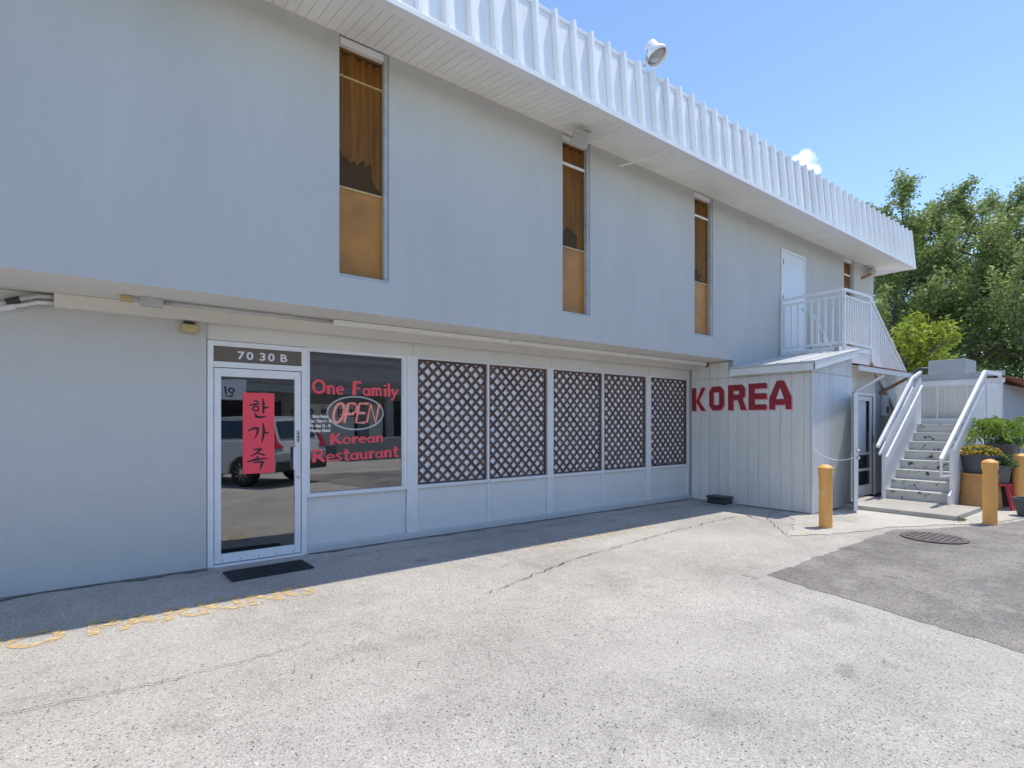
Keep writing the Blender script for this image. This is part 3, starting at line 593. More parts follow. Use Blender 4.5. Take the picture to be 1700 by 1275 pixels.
letter([[(0, 0), (.34, 0), (.34, 1), (0, 1)], [(.34, 0), (1, 0), (1, .2), (.34, .2)], [(.34, .4), (1, .4), (1, .62), (.34, .62)], [(.34, .8), (1, .8), (1, 1), (.34, 1)]], 1.27, 1.755, .35, Hh + .02)
letter([[(0, 0), (.26, 0), (.26, .16), (.74, .16), (.74, 0), (1, 0), (1, .42), (.66, 1), (.34, 1), (0, .42)]], 1.67, 1.755, .40, Hh + .045)
obj('painted_letter', MB().quad(*[kx(1.67 + x * .40, 1.755 + z * .5, .004) for x, z in ((.68, .36), (.32, .36), (.5, .74))]), 'plank', S)

# side entrance under the stairs: wall, awning, screen door, open door leaf
E_ = thing('side_entrance', 'small side entrance with screen door and awning beside the shed', 'entrance', (12, 4.3, 0))
YD = 4.30
x = 10.97
while x < 15.2:
    if 11.7 < x + .19 and x < 12.62:
        bx('wall_plank', 'beige', (x, x + .188, YD, YD + .02, 2.12, 2.96), E_, .002)
    else: bx('wall_plank', 'plankgrey' if x > 12.6 else 'plankblue', (x, x + .188, YD, YD + .02, .06, 2.96 if x < 12.4 else max(1.4, 2.9 - (x - 12.4) * .8)), E_, .002)
    x += .192
bx('wall_core', 'joint', (10.97, 11.66, YD + .015, YD + .09, 0, 2.95), E_)
for d in ((11.66, 11.74, .05, 2.12), (12.56, 12.64, .05, 2.12)): bx('jamb', 'trim', (d[0], d[1], YD - .03, YD + .06, d[2], d[3]), E_, .004)
bx('jamb', 'trim', (11.74, 12.56, YD - .03, YD + .06, 2.06, 2.12), E_, .004); bx('jamb', 'rust', (12.50, 12.555, YD - .01, YD + .05, .06, 2.06), E_, .004)
sd = link('screen_door', None, E_, (12.1, YD, 0))
for d in ((11.75, 11.83, .07, 2.05), (12.42, 12.495, .07, 2.05), (11.83, 12.42, 1.96, 2.05), (11.83, 12.42, .07, .28), (11.83, 12.42, .56, .61), (11.83, 12.42, .88, .93)): bx('rail', 'white', (d[0], d[1], YD - .012, YD + .02, d[2], d[3]), sd, .004)
obj('pane', MB().quad((11.83, YD + .006, .28), (12.42, YD + .006, .28), (12.42, YD + .006, 1.96), (11.83, YD + .006, 1.96)), 'screen', sd)
c = MB(); cols = [(11.84 + .44 * k / 40, YD + .03 + .010 * math.sin(k * .9)) for k in range(41)]
for k in range(40): c.quad((*cols[k], .93), (*cols[k + 1], .93 + .0 * k), (*cols[k + 1], 1.96), (*cols[k], 1.96))
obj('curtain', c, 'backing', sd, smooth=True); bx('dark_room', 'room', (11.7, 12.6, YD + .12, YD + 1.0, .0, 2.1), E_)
obj('handle', MB().tube([(12.46, YD - .015, 1.10), (12.46, YD - .05, 1.13), (12.46, YD - .05, 1.25), (12.46, YD - .015, 1.28)], .008), 'iron', sd)
aw = link('awning', None, E_, (12, 4.1, 2.5))
bx('awning_board', 'trim2', (10.97, 13.9, 3.95, 3.98, 2.475, 2.57), aw, .004)
obj('awning_sheet', MB().ext([(10.965, 3.93, 2.572), (13.92, 3.93, 2.572), (13.92, YD, 2.66), (10.965, YD, 2.66)], (0, 0, .014)), 'rust', aw)
obj('awning_lining', MB().ext([(10.965, 3.985, 2.55), (13.9, 3.985, 2.55), (13.9, YD, 2.64), (10.965, YD, 2.64)], (0, 0, .01)), 'beige', aw)
obj('brace', MB().bar((11.68, YD - .005, 2.13), (12.22, 3.99, 2.45), .035, .05), 'trim2', aw); obj('brace', MB().bar((12.9, YD - .005, 2.13), (13.5, 3.99, 2.45), .035, .05), 'rust', aw)
# the outer door leaf, swung back against the shed and tied with a cord
leaf = link('outer_door_leaf', None, E_, (10.93, 4.06, 0)); h = Vector((10.95, 4.05, 0)); e = Vector((10.08, 3.695, 0)); u = (e - h).normalized(); nn = Vector((u.y, -u.x, 0)) * .02
for z0, z1, mat in ((.05, 2.02, 'plankblue'),):
    obj('leaf_board', MB().ext([h + nn + Vector((0, 0, z0)), e + nn + Vector((0, 0, z0)), e + nn + Vector((0, 0, z1)), h + nn + Vector((0, 0, z1))], -2 * nn), 'plankblue', leaf)
obj('leaf_edge', MB().ext([e + nn * 1.4 + Vector((0, 0, .04)), e + nn * 1.4 + u * .012 + Vector((0, 0, .04)), e + nn * 1.4 + u * .012 + Vector((0, 0, 2.03)), e + nn * 1.4 + Vector((0, 0, 2.03))], -nn * 2.8), 'white', leaf)
for z in (.9, 1.02): obj('latch', MB().lathe([(0, 0), (.03, .01), (.035, .04), (.015, .06)], n=10), 'steel', leaf, (e.x + .0, e.y - .03, z))
cord = [(10.06 - .62 * t, 3.68 + .40 * t, .95 + .10 * t - .10 * math.sin(math.pi * t)) for t in [k / 12 for k in range(13)]]
tag(obj('cord', MB().tube(cord, .007, 6), 'white', None), 'thin white cord tying the open door leaf to the shed', 'cord')
MT = thing('wall_meter', 'small grey meter box on the wall beside the stairs', 'meter', (13.1, YD, 1.6))
bx('meter_box', 'steel', (13.0, 13.2, YD - .09, YD - .002, 1.66, 2.10), MT, .008); bx('meter_face', 'darkplastic', (13.03, 13.17, YD - .10, YD - .091, 1.72, 1.86), MT, .004)

# ------------------------------------------------------------------ outside staircase with balcony
T = thing('outside_staircase', 'white painted outside staircase turning up to a railed balcony', 'staircase', (13, 4, 0))
tag(bx('entrance_slab', 'concrete', (10.50, 11.95, 2.46, 4.29, 0, .08), None, .012), 'low concrete slab in front of the lowest step', 'slab', kind='structure')
Y0, Y1 = 2.87, 3.87; run, ris = .25, .1765
for k in range(8):
    x0 = 11.95 + k * run; z0 = .08 + k * ris
    st = link('step', None, T, (x0, 3.4, z0))
    bx('riser', 'step', (x0, x0 + .02, Y0 + .02, Y1 - .02, z0, z0 + ris - .035), st); bx('tread', 'step', (x0 - .025, x0 + run + .01 if k < 7 else x0 + .3, Y0 + .02, Y1 - .02, z0 + ris - .035, z0 + ris), st, .005)
bx('landing', 'step', (13.98, 15.4, Y0, YD - .01, 1.40, 1.485), T, .006); bx('landing', 'step', (14.3, 15.4, YD, YU - .02, 1.40, 1.485), T, .006)
for k in range(8):
    x0 = 14.28 - k * .262; z0 = 1.485 + k * .186
    st = link('step', None, T, (x0, 4.9, z0)); bx('riser', 'step', (x0 - .02, x0, 4.34, YU - .03, z0, z0 + .15), st); bx('tread', 'step', (x0 - .29, x0 + .02, 4.34, YU - .03, z0 + .151, z0 + .186), st, .005)
for yy in (Y0 - .02, Y1 - .02):
    obj('stringer', MB().ext([(11.80, yy, .02), (12.02, yy, .02), (13.9, yy, 1.34), (13.9, yy, 1.60), (13.72, yy, 1.60), (11.80, yy, .24)], (0, .04, 0)), 'rail', T, bevel=.004)
obj('stringer', MB().ext([(12.36, YD - .06, 2.75), (12.36, YD - .06, 3.03), (12.46, YD - .06, 3.03), (14.45, YD - .06, 1.62), (14.45, YD - .06, 1.36), (14.3, YD - .06, 1.36)], (0, .045, 0)), 'rail', T, bevel=.004)
bx('balcony_floor', 'rail', (11.16, 12.42, YD - .04, YU - .02, 2.88, 2.975), T, .006)
bx('balcony_skirt', 'white', (10.97, 12.36, YD - .03, YD - .004, 2.60, 2.878), T)
RW, RH = .05, .05
def rail(pts, w=RW, h=RH, name='handrail'):
    for p, q in zip(pts, pts[1:]): obj(name, MB().bar(p, q, w, h), 'rail', T, bevel=.004)
def balusters(p, q, zb, zt, n, wid=.03):
    bm2 = None
    for k in range(n):
        t = (k + .5) / n; x = p[0] + (q[0] - p[0]) * t; yv = p[1] + (q[1] - p[1]) * t; a = zb[0] + (zb[1] - zb[0]) * t; b = zt[0] + (zt[1] - zt[0]) * t
        obj('baluster', MB().box(x - wid / 2, x + wid / 2, yv - wid / 2, yv + wid / 2, a, b), 'rail', T)
def post(x, yv, z0, z1, w=.055): obj('post', MB().box(x - w / 2, x + w / 2, yv - w / 2, yv + w / 2, z0, z1), 'rail', T, bevel=.004)
# balcony guard
post(11.17, YU - .04, 2.9, 4.03); post(11.17, YD, 2.9, 4.03); post(12.40, YD, 2.9, 4.06)
rail([(11.17, YU - .03, 4.045), (11.17, YD, 4.045), (12.40, YD, 4.07)])
for za in (3.93, 3.05): rail([(11.17, YU - .03, za), (11.17, YD, za), (12.40, YD, za)], .035, .035)
balusters((11.17, YU - .03), (11.17, YD), (3.06, 3.06), (3.92, 3.92), 9); balusters((11.17, YD), (12.40, YD), (3.06, 3.06), (3.92, 3.92), 11)
# upper flight guard, street side and wall side
rail([(12.40, YD, 4.07), (14.55, YD, 2.60)]); rail([(12.40, YD, 3.93), (14.55, YD, 2.47)], .035, .035)
balusters((12.42, YD), (14.5, YD), (3.0, 1.62), (3.92, 2.50), 20, .04)
rail([(12.45, YU - .08, 3.9), (14.4, YU - .08, 2.5)], .04, .05); balusters((12.42, YU - .08), (14.4, YU - .08), (3.0, 1.62), (3.88, 2.5), 16)
# lower flight guards
post(11.86, Y1, .05, 1.12); rail([(11.55, Y1, 1.07), (13.42, Y1, 2.44), (13.95, Y1, 2.60)], .05, .06); rail([(11.60, Y1 - .01, .93), (13.4, Y1 - .01, 2.25)], .035, .045); rail([(11.72, Y1 - .09, .87), (13.72, Y1 - .09, 2.30)], .035, .04)
balusters((11.9, Y1), (13.9, Y1), (.30, 1.62), (1.3, 2.5), 30, .052)
post(12.0, Y0, .02, 1.06, .06); post(15.45, Y0, 1.4, 2.58, .06); post(14.2, Y0, 1.4, 2.55, .05)
rail([(11.38, Y0, .88), (14.21, Y0, 2.55), (15.45, Y0, 2.57)], .055, .075); rail([(12.0, Y0 + .01, .98), (14.2, Y0 + .01, 2.30), (15.45, Y0 + .01, 2.32)], .04, .05)
rail([(11.38, Y0, .90), (11.40, Y0, .60), (12.0, Y0, .58)], .035, .035)
balusters((12.05, Y0), (14.2, Y0), (.26, 1.55), (1.0, 2.3), 34, .05); balusters((14.2, Y0), (15.45, Y0), (1.5, 1.5), (2.32, 2.32), 20, .05)
bx('skirt', 'rail', (15.38, 15.42, Y0, YU - .05, 1.30, 1.62), T); rail([(15.40, Y0, 2.38), (15.40, YU - .06, 2.38)], .04, .05)
for yy in (3.4, 3.95, 4.5, 5.0): post(15.40, yy, 1.5, 2.38, .03)
obj('stair_skirt', MB().ext([(12.04, Y0 - .012, .02), (14.3, Y0 - .012, .02), (14.3, Y0 - .012, 1.40), (13.95, Y0 - .012, 1.35), (12.04, Y0 - .012, .10)], (0, .01, 0)), 'plankblue', T)

# low annex behind the landing
A = thing('annex', 'low grey metal sided annex behind the stair landing', 'building', (18, 4.5, 0))
XA, YA = 15.62, 2.86
yv = YA
while yv < YU + 1.4:
    bx('siding_panel', 'plank', (XA, XA + .02, yv, yv + .196, 0, 2.44), A, .002); bx('batten', 'trim2', (XA - .022, XA - .001, yv - .016, yv + .016, 0, 2.44), A); yv += .2
x = XA + .02
while x < 22: bx('siding_panel', 'greywall', (x, x + .396, YA - .02, YA, 0, 2.36), A, .002); x += .4
bx('roof_trim', 'trim2', (XA - .06, XA - .024, YA - .05, YU + 1.5, 2.40, 2.50), A, .004); bx('roof_trim', 'winframe', (XA - .05, XA - .02, YA - .05, YU + 1.5, 2.55, 2.66), A, .004)
obj('roof', MB().box(XA - .02, 22, YA + .3, 9, 2.50, 2.58), 'roofsheet', A)
obj('porch_roof', MB().ext([(XA, YA - .45, 2.40), (22, YA - .45, 2.0), (22, YA + .32, 2.25), (XA, YA + .32, 2.62)], (0, 0, .03)), 'rust', A); obj('porch_edge', MB().bar((XA, YA - .46, 2.44), (22, YA - .46, 2.04), .04, .06), 'trim2', A)
sc = MB()
for k in range(5):
    xx = XA + .5 + k * .8; sc.ext([(xx, YA - .03, 1.36), (xx + .3, YA - .03, 1.36), (xx + .4, YA - .03, 1.02), (xx + .5, YA - .03, 1.36), (xx + .8, YA - .03, 1.36), (xx + .8, YA - .03, 1.42), (xx, YA - .03, 1.42)], (0, .008, 0))
obj('scalloped_trim', sc, 'white', A)
AC = thing('air_conditioner', 'grey air conditioning unit on the annex roof', 'air conditioner', (18, 4.3, 2.58))
bx('housing', 'acmetal', (17.6, 18.6, 3.93, 4.72, 2.66, 3.17), AC, .02); bx('base', 'white', (17.5, 18.7, 3.80, 4.80, 2.585, 2.655), AC, .006)
obj('duct', MB().tube([(18.0, 4.73, 2.95), (18.0, 5.0, 2.99), (18.0, 5.16, 2.9), (18.0, 5.2, 2.6)], .07, 10), 'darkplastic', AC, smooth=True)

# ------------------------------------------------------------------ fixtures on the building
F1 = thing('fluorescent_fixture', 'long white fluorescent strip light under the overhang', 'light', (5.8, 6.05, 2.66))
for a, b in ((2.07, 4.55), (4.56, 7.05), (7.06, 9.35)): bx('tube_cover', 'tube', (a, b, 6.0, 6.10, 2.625, 2.685), F1, .008)
C1 = thing('conduit', 'grey metal conduit pipe running along the overhang to the strip light', 'conduit', (0, 6.05, 2.66))
obj('pipe', MB().tube([(.45, 6.05, 2.66), (2.06, 6.05, 2.66)], .02, 10), 'steel', C1, smooth=True); bx('junction_box', 'steel', (.28, .46, 6.0, 6.10, 2.61, 2.688), C1, .004)
bx('junction_box', 'lampbeige', (.13, .22, 6.02, 6.08, 2.635, 2.685), C1, .004); obj('nipple', MB().tube([(.215, 6.05, 2.66), (.285, 6.05, 2.66)], .016, 10), 'steel', C1)
C2 = thing('cable_bundle', 'pair of grey flexible conduits bending down the wall at far left', 'conduit', (-.6, 6.3, 2.6))
for k, (dz, r, m) in enumerate(((0, .022, 'steel'), (-.055, .018, 'trim2'))):
    obj('flexible_pipe', MB().tube([(-.33, YF - .10, 2.655 + dz), (-.45, YF - .10, 2.65 + dz), (-.56, YF - .09, 2.61 + dz), (-.68, YF - .075, 2.56 + dz * .6), (-.9, YF - .07, 2.53 + dz * .4), (-1.4, YF - .07, 2.50 + dz)], r, 10), m, C2, smooth=True)
obj('pipe_joint', MB().tube([(-.57, YF - .088, 2.606), (-.66, YF - .078, 2.57)], .03, 10), 'darkplastic', C2); obj('pipe_joint', MB().tube([(-.60, YF - .085, 2.54), (-.70, YF - .075, 2.51)], .027, 10), 'white', C2)
L1 = thing('wall_lamp', 'small yellowed wall lamp on the left wall by the door', 'lamp', (.71, YF - .06, 2.45))
bx('mount', 'darkplastic', (.66, .76, YF - .085, YF - .052, 2.52, 2.555), L1, .004); bx('lens', 'lampbeige', (.635, .785, YF - .15, YF - .055, 2.44, 2.525), L1, .018)
L2 = thing('soffit_floodlight', 'square grey floodlight hanging under the soffit above the second amber window', 'floodlight', (5.1, 5.2, 5.45))
hb = Matrix.Translation((5.08, 5.16, 5.32)) @ Matrix.Rotation(R(-35), 4, 'Z') @ Matrix.Rotation(R(32), 4, 'X') @ Matrix.Rotation(R(14), 4, 'Y')
def tbox(d, m4):
    g = MB().box(*d); g.v = [tuple(m4 @ Vector(v)) for v in g.v]; return g
obj('housing', tbox((-.11, .11, -.05, .05, -.09, .09), hb), 'lampgrey', L2, bevel=.01); obj('lens', tbox((-.09, .09, -.058, -.052, -.07, .07), hb), 'lens', L2)
obj('stem', MB().tube([(5.16, 5.2, 5.36), (5.24, 5.2, 5.42), (5.26, 5.2, 5.49)], .015), 'steel', L2); obj('mount', MB().lathe([(.05, 0), (.05, .02)], (5.26, 5.2, 5.475), 12), 'lampgrey', L2)
tag(obj('soffit_rod', MB().tube([(6.19, 5.46, 5.38), (6.42, 4.86, 5.375)], .012, 8), 'white'), 'thin white rod fixed under the soffit right of the square floodlight', 'rod')
L3 = thing('roof_floodlight', 'round white floodlight on an arm above the roof edge', 'floodlight', (5.9, 4.85, 6.35))
ax = Vector((.16, -.42, -.90)).normalized(); o0 = Vector((6.14, 4.86, 6.86))
def lathe_axis(prof, o, d, n=20):
    q = Vector((0, 0, 1)).rotation_difference(d).to_matrix(); g = MB().lathe(prof, n=n); g.v = [tuple(o + q @ Vector(v)) for v in g.v]; return g
obj('lamp_shade', lathe_axis([(.05, 0), (.085, .02), (.10, .12), (.155, .20), (.160, .26), (.148, .26), (.14, .20)], o0, ax), 'white', L3, smooth=True)
obj('lens', lathe_axis([(.14, .215), (.08, .25), (.0, .262)], o0, ax), 'lens', L3, smooth=True)
obj('arm', MB().tube([(5.88, 4.82, 6.36), (5.97, 4.82, 6.47), (6.05, 4.83, 6.62), (6.10, 4.85, 6.78)], .022, 8), 'lampgrey', L3, smooth=True); obj('mount', MB().box(5.84, 5.94, 4.79, 4.87, 6.38, 6.42), 'lampgrey', L3)
L4 = thing('corner_security_light', 'weathered twin security light at the far upper wall corner', 'floodlight', (15.7, 5.4, 5.2))
obj('mount', MB().lathe([(.06, 0), (.06, .03)], (15.55, 5.44, 5.53), 12), 'lampgrey', L4); obj('lamp_head', tbox((-.1, .1, -.06, .06, -.05, .05), Matrix.Translation((15.72, 5.38, 5.40)) @ Matrix.Rotation(R(25), 4, 'Y')), 'lampgrey', L4, bevel=.01)
obj('arm', MB().tube([(15.3, 5.47, 5.18), (15.45, 5.4, 5.24), (15.62, 5.4, 5.32)], .03, 8), 'rust', L4, smooth=True)
tag(obj('hanging_wire_tag', MB().tube([(9.3, 6.0, 2.68), (9.33, 6.0, 2.64), (9.31, 6.02, 2.60), (9.36, 6.0, 2.62)], .018, 6), 'rust'), 'small rusty hook hanging beyond the end of the strip light', 'hook')

# ------------------------------------------------------------------ things on the ground
DM = thing('door_mat', 'black rubber door mat in front of the glass door', 'door mat', (1.37, 5.9, .004))
g = MB().box(-.39, .39, -.20, .20, 0, .012)
for i in range(24):
    for j in range(12): xx = -.375 + i * .0315; yy = -.185 + j * .0315; g.box(xx, xx + .019, yy, yy + .019, .012, .017)
q = Matrix.Translation((1.37, 5.92, .006)) @ Matrix.Rotation(R(2), 4, 'Z'); g.v = [tuple(q @ Vector(v)) for v in g.v]; obj('mat_sheet', g, 'rubber', DM)
MBX = thing('bait_box', 'black plastic bait box at the foot of the KOREA wall', 'bait box', (9.1, 5.65, 0))
bx('box_body', 'darkplastic', (8.98, 9.24, 5.42, 5.80, .025, .13), MBX, .025); bx('box_lid', 'darkplastic', (8.97, 9.25, 5.41, 5.81, .132, .165), MBX, .012); bx('base_tile', 'concrete', (8.93, 9.30, 5.36, 5.90, .005, .024), MBX, .004)
def bollard(x, yv, hgt, r, label):
    b_ = thing('bollard', label, 'bollard', (x, yv, 0), 'yellow bollards by the stairs')
    obj('post', MB().lathe([(r, 0), (r, hgt - .16)], (x, yv, 0), 28), 'bollard', b_, smooth=False); obj('cap', MB().lathe([(r + .012, hgt - .16), (r + .012, hgt - .05), (r * .92, hgt - .03), (r * .5, hgt - .008), (0.001, hgt)], (x, yv, 0), 28), 'bollard', b_)
bollard(8.36, 3.46, .92, .087, 'yellow bollard with peeling paint in front of the KOREA shed'); bollard(10.59, 2.08, .98, .087, 'yellow bollard standing in front of the orange planter'); bollard(12.86, 2.12, .99, .105, 'yellow bollard partly cut off at the right edge')
DC = thing('drain_cover', 'round slotted iron drain cover in the asphalt patch', 'drain cover', (8.7, 2.27, .008))
g = MB().lathe([(.36, .0), (.36, .012), (.30, .012), (.30, .004)], (8.7, 2.27, .008), 32); obj('rim', g, 'iron', DC)
for k in range(9):
    yy = -.27 + k * .0675; hw = math.sqrt(max(.01, .295 ** 2 - yy ** 2)); obj('grate_bar', MB().box(8.7 - hw, 8.7 + hw, 2.27 + yy - .02, 2.27 + yy + .02, .010, .021), 'iron', DC)

# pots and plants
def pot(name, label, c, r0, r1, hh, mat, z=0, cat='plant pot'):
    p = thing(name, label, cat, (c[0], c[1], z)); obj('pot_body', MB().lathe([(r0, 0), (r1, hh - .05), (r1 + .02, hh - .05), (r1 + .02, hh), (r1 - .02, hh), (r1 - .03, hh - .05)], (c[0], c[1], z), 26), mat, p, smooth=False)
    obj('soil', MB().lathe([(r1 - .03, hh - .05), (.001, hh - .045)], (c[0], c[1], z), 20), 'soil', p); return p
p1 = (12.55, 2.60); PT = pot('planter_barrel', 'tall worn orange planter used as a stand beside the stairs', p1, .31, .26, .62, 'terracotta')
PG = pot('flower_pot', 'dark grey pot of yellow flowers on the orange planter', p1, .21, .27, .34, 'potgrey', .625)
PB = pot('plant_pot', 'brown grey pot on the red stool behind the bollard', (12.64, 2.34), .11, .15, .32, 'potbrown', .46)
TR = thing('trough_planter', 'dark trough planter behind the flower pots', 'planter', (13.2, 2.45, 0)); bx('trough', 'potbrown', (12.95, 13.35, 2.20, 2.62, .92, 1.14), TR, .02); bx('stand', 'potgrey', (13.0, 13.3, 2.25, 2.57, 0, .915), TR)
PK = pot('plant_pot', 'black pot at the right edge of the photo', (11.95, 1.90), .10, .15, .30, 'potgrey')
ST_ = thing('stool', 'red painted wooden stool under the brown pot', 'stool', (12.64, 2.34, 0)); bx('seat', 'redwood', (12.48, 12.80, 2.19, 2.49, .415, .455), ST_, .006)
for sx in (-1, 1):
    for sy in (-1, 1): obj('leg', MB().bar((12.64 + sx * .12, 2.34 + sy * .11, .42), (12.64 + sx * .17, 2.34 + sy * .19, 0), .05, .035), 'redwood', ST_)
pal = MB(); nl = 9
for k in range(nl):
    a = R(-150 + 300 * k / (nl - 1)); L_ = .22 * (1 - .35 * abs(k - 4) / 4); d = Vector((math.cos(a), math.sin(a), 0)); sd_ = Vector((-d.y, d.x, 0)); b = len(pal.v)
    pal.v += [(0, 0, 0), tuple(d * L_ * .5 + sd_ * .021 + Vector((0, 0, .012))), tuple(d * L_ - Vector((0, 0, .035))), tuple(d * L_ * .5 - sd_ * .021 + Vector((0, 0, .012)))]; pal.f += [(b, b + 1, b + 2), (b, b + 2, b + 3)]
pal_me = pal.mesh('palmate_leaf'); pal_me.materials.append(M['leafP'])
def palmate(name, label, base, stem_h, n, spread, s=1.):
    p = thing(name, label, 'plant', base); bv = Vector(base); obj('stem', MB().tube([bv, bv + Vector((.02, 0, stem_h * .6)), bv + Vector((.0, .02, stem_h))], [.02, .016, .01], 6), 'leafS', p)
    for k in range(n):
        a = k * 2.4 + rnd.uniform(-.3, .3); rr = spread * rnd.uniform(.55, 1.); z = stem_h * rnd.uniform(.7, 1.) + rnd.uniform(.0, .14); tip = bv + Vector((rr * math.cos(a), rr * math.sin(a), z)); root = bv + Vector((0, 0, stem_h * rnd.uniform(.65, .95)))
        obj('leaf_stalk', MB().tube([root, (root + tip) / 2 + Vector((0, 0, .05)), tip], .006, 5), 'leafP', p)
        l = link('leaf', pal_me, p, tip); l.rotation_euler = (rnd.uniform(-.4, .4), rnd.uniform(.45, 1.05), a); sc_ = s * rnd.uniform(.8, 1.25); l.scale = (sc_, sc_, sc_)
palmate('papaya_plant', 'bright green plant with large lobed leaves beside the stair rail', (13.0, 2.62, .3), 1.25, 13, .34, 1.15); palmate('papaya_plant', 'lower bright green lobed plant above the trough planter', (13.15, 2.36, .95), .55, 12, .30, 1.1); palmate('papaya_plant', 'green lobed plant cut off at the right edge', (13.6, 2.1, .2), 1.15, 10, .30, 1.1)
def leaf_cloud(pts, size, rngs, up=.4, asp=.5):
    """one rhombic leaf face per point"""
    n = len(pts); P = np.asarray(pts, dtype=np.float64); d = rngs.normal(size=(n, 3)); d[:, 2] = d[:, 2] * .6 + up; d /= np.linalg.norm(d, axis=1)[:, None]
    r = rngs.normal(size=(n, 3)); s = np.cross(d, r); s /= np.linalg.norm(s, axis=1)[:, None]; L_ = (size * rngs.uniform(.65, 1.35, n))[:, None]
    V = np.empty((n, 4, 3)); V[:, 0] = P - d * L_ * .5; V[:, 1] = P + s * L_ * asp * .5; V[:, 2] = P + d * L_ * .5; V[:, 3] = P - s * L_ * asp * .5
    me = bpy.data.meshes.new('foliage'); me.vertices.add(4 * n); me.vertices.foreach_set('co', V.ravel()); me.loops.add(4 * n); me.loops.foreach_set('vertex_index', np.arange(4 * n, dtype=np.int32))
    me.polygons.add(n); me.polygons.foreach_set('loop_start', np.arange(0, 4 * n, 4, dtype=np.int32)); me.update(calc_edges=True); return me
NR = np.random.default_rng(5)
def bush(name, label, c, rad, n, size, mat, flowers=0, cat='plant'):
    p = thing(name, label, cat, c); P = NR.normal(size=(n, 3)); P /= np.linalg.norm(P, axis=1)[:, None]; P *= (NR.uniform(.35, 1, n) ** .6)[:, None]; P = P * np.array(rad) * (1 + .2 * np.sin(P[:, :1] * 6 + P[:, 1:2] * 5)); P[:, 2] = np.abs(P[:, 2])
    obj('foliage', leaf_cloud(P + np.array(c), size, NR), mat, p)
    if flowers:
        Q = NR.normal(size=(flowers, 3)); Q /= np.linalg.norm(Q, axis=1)[:, None]; Q = Q * np.array(rad) * 1.03; Q[:, 2] = np.abs(Q[:, 2]); obj('flowers', leaf_cloud(Q + np.array(c), size * 1.1, NR, 0, 1.), 'flower', p)
    return p
bush('flower_clump', 'yellow flowering clump filling the dark grey pot', (p1[0], p1[1], .95), (.29, .29, .16), 900, .045, 'leafS', 260); bush('shrub', 'grey green trailing shrub in the brown pot', (12.64, 2.34, .76), (.21, .21, .22), 900, .05, 'leafS')
bush('shrub', 'loose green plants growing from the trough planter', (13.15, 2.36, 1.13), (.24, .26, .16), 500, .055, 'leafS'); bush('weed_tuft', 'small weeds growing at the slab edge', (10.6, 2.42, .0), (.12, .06, .05), 120, .03, 'leafS', 0, 'weed')
tag(obj('dry_twig', MB().stroke([(8.55, 4.95), (8.5, 4.75), (8.3, 4.55), (8.22, 4.35)], [.01, .03, .02, .01], lambda x, yv: (x, yv, .016)), 'bark'), 'dry twig lying on the pavement near the bait box', 'twig')
P = np.stack([NR.uniform(-2, 9, 260), NR.uniform(1.2, 6.3, 260), np.full(260, .012)], 1); lm = leaf_cloud(P, .022, NR, 0, .6)
co = np.empty(len(lm.vertices) * 3); lm.vertices.foreach_get('co', co); co = co.reshape(-1, 3); co[:, 2] = .010 + np.abs(co[:, 2] - .012) * .25; lm.vertices.foreach_set('co', co.ravel())
tag(obj('leaf_litter', lm, 'crack'), 'scattered dead leaf bits on the pavement', 'leaf litter', kind='stuff')

# ------------------------------------------------------------------ trees behind
def tree(name, label, base, hgt, lean, n_limb, leaves, size, mat, spread, seed, first=.3, group='trees behind the annex'):
    rr = random.Random(seed); rn = np.random.default_rng(seed); t = thing(name, label, 'tree', base, group); b = Vector(base); tips = []; wood = MB()
    top = b + Vector((lean[0], lean[1], hgt)); r0 = .018 * hgt + .06
    def at(f): return b.lerp(top, f) + Vector((math.sin(f * 5 + seed) * .25, math.cos(f * 4 + seed) * .2, 0)) * f
    wood.tube([at(f / 8) for f in range(9)], [r0 * (1 - .85 * f / 8) for f in range(9)], 8); obj('trunk', wood, 'bark', t, smooth=True); br = MB()
    for k in range(n_limb):
        f = first + (1 - first) * (k + rr.random()) / n_limb; p = at(min(f, .98)); a = k * 2.39996 + rr.uniform(-.4, .4); ln = spread * (1.15 - .75 * f) * rr.uniform(.75, 1.2)
        d = Vector((math.cos(a) + lean[0] / hgt * .6, math.sin(a) + lean[1] / hgt * .6, rr.uniform(.45, 1.0))).normalized(); q = p + d * ln; mid = (p + q) / 2 - Vector((0, 0, ln * .08))
        br.tube([p, mid, q], [r0 * .38 * (1.1 - f * .7), r0 * .22 * (1.1 - f * .7), .02], 6)
        for j in range(11):
            s = rr.uniform(.3, 1.); pp = p.lerp(q, s); dd = (d * .7 + Vector((rr.gauss(.15, .38), rr.gauss(-.2, .38), rr.gauss(.55, .32)))).normalized(); l2 = max(.5, ln * rr.uniform(.22, .45)); e2 = pp + dd * l2; br.tube([pp, e2], [.03, .008], 4, False)
            tips.append((pp, e2, dd))
        tips.append((p.lerp(q, .6), q, d))
    obj('branches', br, 'bark', t); A0 = np.array([tuple(c[0]) for c in tips]); A1 = np.array([tuple(c[1]) for c in tips]); wt = rn.uniform(.25, 1.0, len(A0)) * np.linalg.norm(A1 - A0, axis=1); idx = rn.choice(len(A0), leaves, p=wt / wt.sum())
    u_ = rn.uniform(.1, 1.25, leaves)[:, None]; P = A0[idx] * (1 - u_) + A1[idx] * u_ + rn.normal(size=(leaves, 3)) * np.array([.2, .2, .15]) * (1.25 - .55 * u_); P = P[P[:, 2] > .2]
    obj('crown', leaf_cloud(P, size, rn, .35, .42), mat, t)
tree('leafy_tree', 'tall leafy tree nearest the end of the roof', (25.0, 8.3, 0), 9.7, (1.0, -.6), 26, 46000, .15, 'leafA', 4.2, 3, .18)
